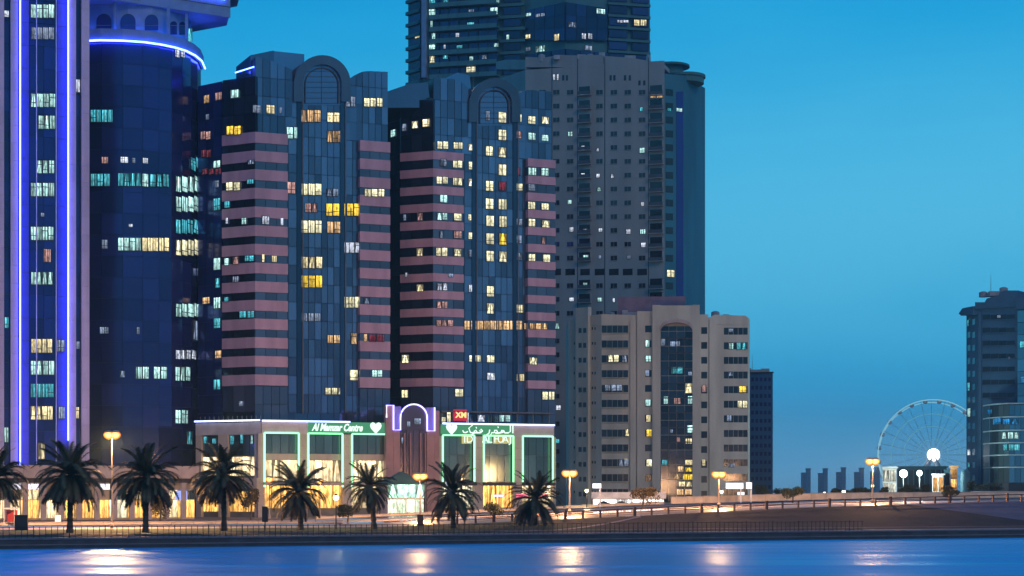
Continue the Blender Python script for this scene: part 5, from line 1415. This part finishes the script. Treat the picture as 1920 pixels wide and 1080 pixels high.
for i, (px, Y, yt, yb, w, lab, m) in enumerate((
    (652, 262, 944, 975, 44, 'rounded dark bush right of the dark globe lamp post', leaf_m), (926, 268, 941, 972, 44, 'rounded dark bush between the last two palms', leaf_m),
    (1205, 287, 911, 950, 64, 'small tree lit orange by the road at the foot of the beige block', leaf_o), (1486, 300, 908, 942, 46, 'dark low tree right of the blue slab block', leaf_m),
    (1783, 300, 908, 935, 36, 'dark round bush by the guard rail below the orange tower', leaf_m), (1428, 352, 905, 935, 30, 'small feathery tree at the foot of the blue slab block', leaf_m),
    (1466, 380, 914, 935, 34, 'low hedge-like tree behind the low tree near the slab block', leaf_m), (1600, 340, 914, 932, 36, 'flat bush below the fourth distant tower pair', leaf_m),
    (1662, 330, 908, 932, 26, 'tree silhouette in front of the cream pavilion', leaf_m), (1700, 350, 903, 932, 36, 'tree silhouette under the larger flood light', leaf_m),
    (1732, 345, 906, 932, 26, 'tree silhouette under the smaller flood light', leaf_m), (1627, 340, 913, 932, 22, 'bush behind the double-headed street lamp', leaf_m),
    (1850, 392, 905, 922, 60, 'row-end shrub on the garden wall of the navy block', leaf_m), (1565, 352, 914, 932, 30, 'bush below the third distant tower pair', leaf_m),
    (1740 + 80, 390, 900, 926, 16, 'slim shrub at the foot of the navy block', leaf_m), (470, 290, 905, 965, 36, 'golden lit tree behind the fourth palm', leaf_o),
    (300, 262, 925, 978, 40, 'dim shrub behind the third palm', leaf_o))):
    zb_ = gz(Y, px); zt_ = zat(yt, Y); w_ = w / 2 * Y / FPX
    small_tree(px, Y, min(zb_, zt_ - 1), zt_ - min(zb_, zt_ - 1), w_, max(.6, (zt_ - max(zb_, zat(yb, Y))) * .48), lab, m, 1400, 20 + i, group='bushes and small trees behind the road')

# ---------------------------------------------------------------- small things on the promenade
def bin_box(px, t, w, h, label, name='utility_cabinet', cat='cabinet', zoff=0, post=0):
    s = s_at(px, t); p = ST(s, t, 0); p.z = H(s, t)
    root = empty(name, p, label, cat)
    if post: MB().tube([p, p + Vector((0, 0, post + .1))], .07, 6).build('post', steel_dark, root)
    z = p.z + post
    MB().abox(p.x - w / 2, p.x + w / 2, p.y - .15, p.y + .15, z, z + h).build('housing', steel_dark, root)
    MB().abox(p.x - w / 2 - .05, p.x + w / 2 + .05, p.y - .2, p.y + .2, z + h, z + h + .08).build('cap', steel, root)
    MB().abox(p.x - w / 2 + .08, p.x + w / 2 - .08, p.y - .18, p.y - .15, z + .1, z + h - .1).build('door_panel', mat('cabinet_face', (.07, .045, .05), .6), root)
bin_box(497, 30, .65, 1.7, 'dark double-sided sign box on a post between the fourth and fifth palms', 'sign_box', 'sign', post=1.0)
bin_box(788, 44, .75, 1.35, 'dark box at the foot of the lamp by the kiosk')
bin_box(40, 42, 1.5, 1.7, 'purple grey roadside cabinet at the left end of the promenade')
def light_box(px, py0, py1, Y, w, label, col=(1, .93, .72)):
    x = sx(px) * Y; z0, z1 = zat(py1, Y), zat(py0, Y)
    root = empty('light_box_sign', (x, Y, gz(Y, px)), label, 'sign')
    MB().abox(x - w / 2, x + w / 2, Y - .12, Y + .12, z0, z1).build('housing', steel, root)
    MB().abox(x - w / 2 + .05, x + w / 2 - .05, Y - .16, Y - .12, z0 + .05, z1 - .05).build('lit_face', emit('light_box_face', col, 1.5), root)
    MB().abox(x - .07, x + .07, Y - .07, Y + .07, gz(Y, px), z0).build('post', steel, root)
light_box(109, 965, 985, 244, .85, 'upright white glowing advertising box left of the second palm')
light_box(846, 901, 921, 300, 1.9, 'round-cornered white glowing advertising board behind the seventh palm', (.75, .88, 1.0))
light_box(935, 927, 932, 300, 1.9, 'flat white glowing name board between the last two palms', (.8, .8, 1.0))
light_box(979, 926, 934, 300, 2.0, 'pink red glowing board left of the last palm trunk', (1.0, .16, .28))
light_box(1016, 926, 934, 300, 2.0, 'pink red glowing board right of the last palm trunk', (1.0, .22, .25))
def shelter():
    Y = 240; x0, x1 = sx(6) * Y, sx(28) * Y; g = gz(Y, 15)
    root = empty('bus_shelter', (x0, Y, g), 'small red bus shelter at the left edge beside the road', 'bus shelter')
    red = mat('shelter_red', (.45, .05, .05), .5)
    MB().abox(x0, x1, Y, Y + 1.4, g + 2.2, g + 2.4).build('roof', white_paint, root)
    MB().abox(x0 + .05, x1 - .05, Y + 1.3, Y + 1.36, g + .4, g + 2.1).build('back_panel', red, root)
    for x in (x0 + .05, x1 - .13):
        MB().abox(x, x + .08, Y + .05, Y + .13, g, g + 2.2).build('post', white_paint, root)
    MB().abox(x0 + .2, x1 - .2, Y + .8, Y + 1.2, g + .4, g + .48).build('bench', steel, root)
shelter()
def parasol(px, t):
    pass

# ---------------------------------------------------------------- roof-top tanks, plant rooms and masts, parts of their buildings
tank_m = mat('roof_tank', (.30, .32, .34), .6); 
def roof_bits(root, X0, X1, Y, z, n_, seed, mast=True):
    rnd = random.Random(seed)
    for i in range(n_):
        x = X0 + (X1 - X0) * (i + rnd.random()) / n_; y = Y + rnd.uniform(0, 5); w = rnd.uniform(.6, 1.5); h = rnd.uniform(.7, 1.8)
        if i % 3 == 0: MB().lathe((x, y, z - .1), [(w * .7, 0), (w * .7, h), (w * .3, h + .25)], 10).build('water_tank', tank_m, root)
        else: MB().abox(x - w, x + w, y - .6, y + .6, z - .1, z + h).build('plant_unit', tank_m, root)
    if mast:
        x = X0 + (X1 - X0) * rnd.random(); MB().tube([(x, Y + 3, z), (x, Y + 3, z + 5)], [.08, .03], 5).build('mast', steel, root)
roof_bits(rootE, fE.a.x + 2, fE.b.x - 9, 407, fE.z(594, 5) + .1, 6, 3)
roof_bits(rootE, fE3.a.x + 1, fE3.b.x - 1, 406, fE3.z(594, 5) + .1, 3, 5, False)
roof_bits(rootF, fF.a.x + .5, fF.b.x - .5, 470, fF.z(698, 3), 3, 8)
roof_bits(rootD, fD.a.x + 3, fD.b.x - 3, 458, fD.z(107, fD.u(1120)), 7, 13)
roof_bits(rootG, fG.a.x + 1, fG.b.x - 1, 419, fG.z(553, 3), 4, 17)
roof_bits(rootB, frB.a.x + 4, frB.b.x - 3, 372, 84.2, 4, 19)
# ---------------------------------------------------------------- humid evening air over the lagoon
hz = bpy.data.materials.new('haze_air'); hz.use_nodes = True
n, l = hz.node_tree.nodes, hz.node_tree.links; n.clear()
o_ = n.new('ShaderNodeOutputMaterial'); v_ = n.new('ShaderNodeVolumePrincipled')
v_.inputs['Color'].default_value = (.50, .85, 1.0, 1); v_.inputs['Density'].default_value = .0002
v_.inputs['Anisotropy'].default_value = .0
l.new(v_.outputs[0], o_.inputs['Volume'])
tag(MB().abox(-3800, 4600, -2200, 4000, -3, 168).build('haze', hz), kind='stuff')
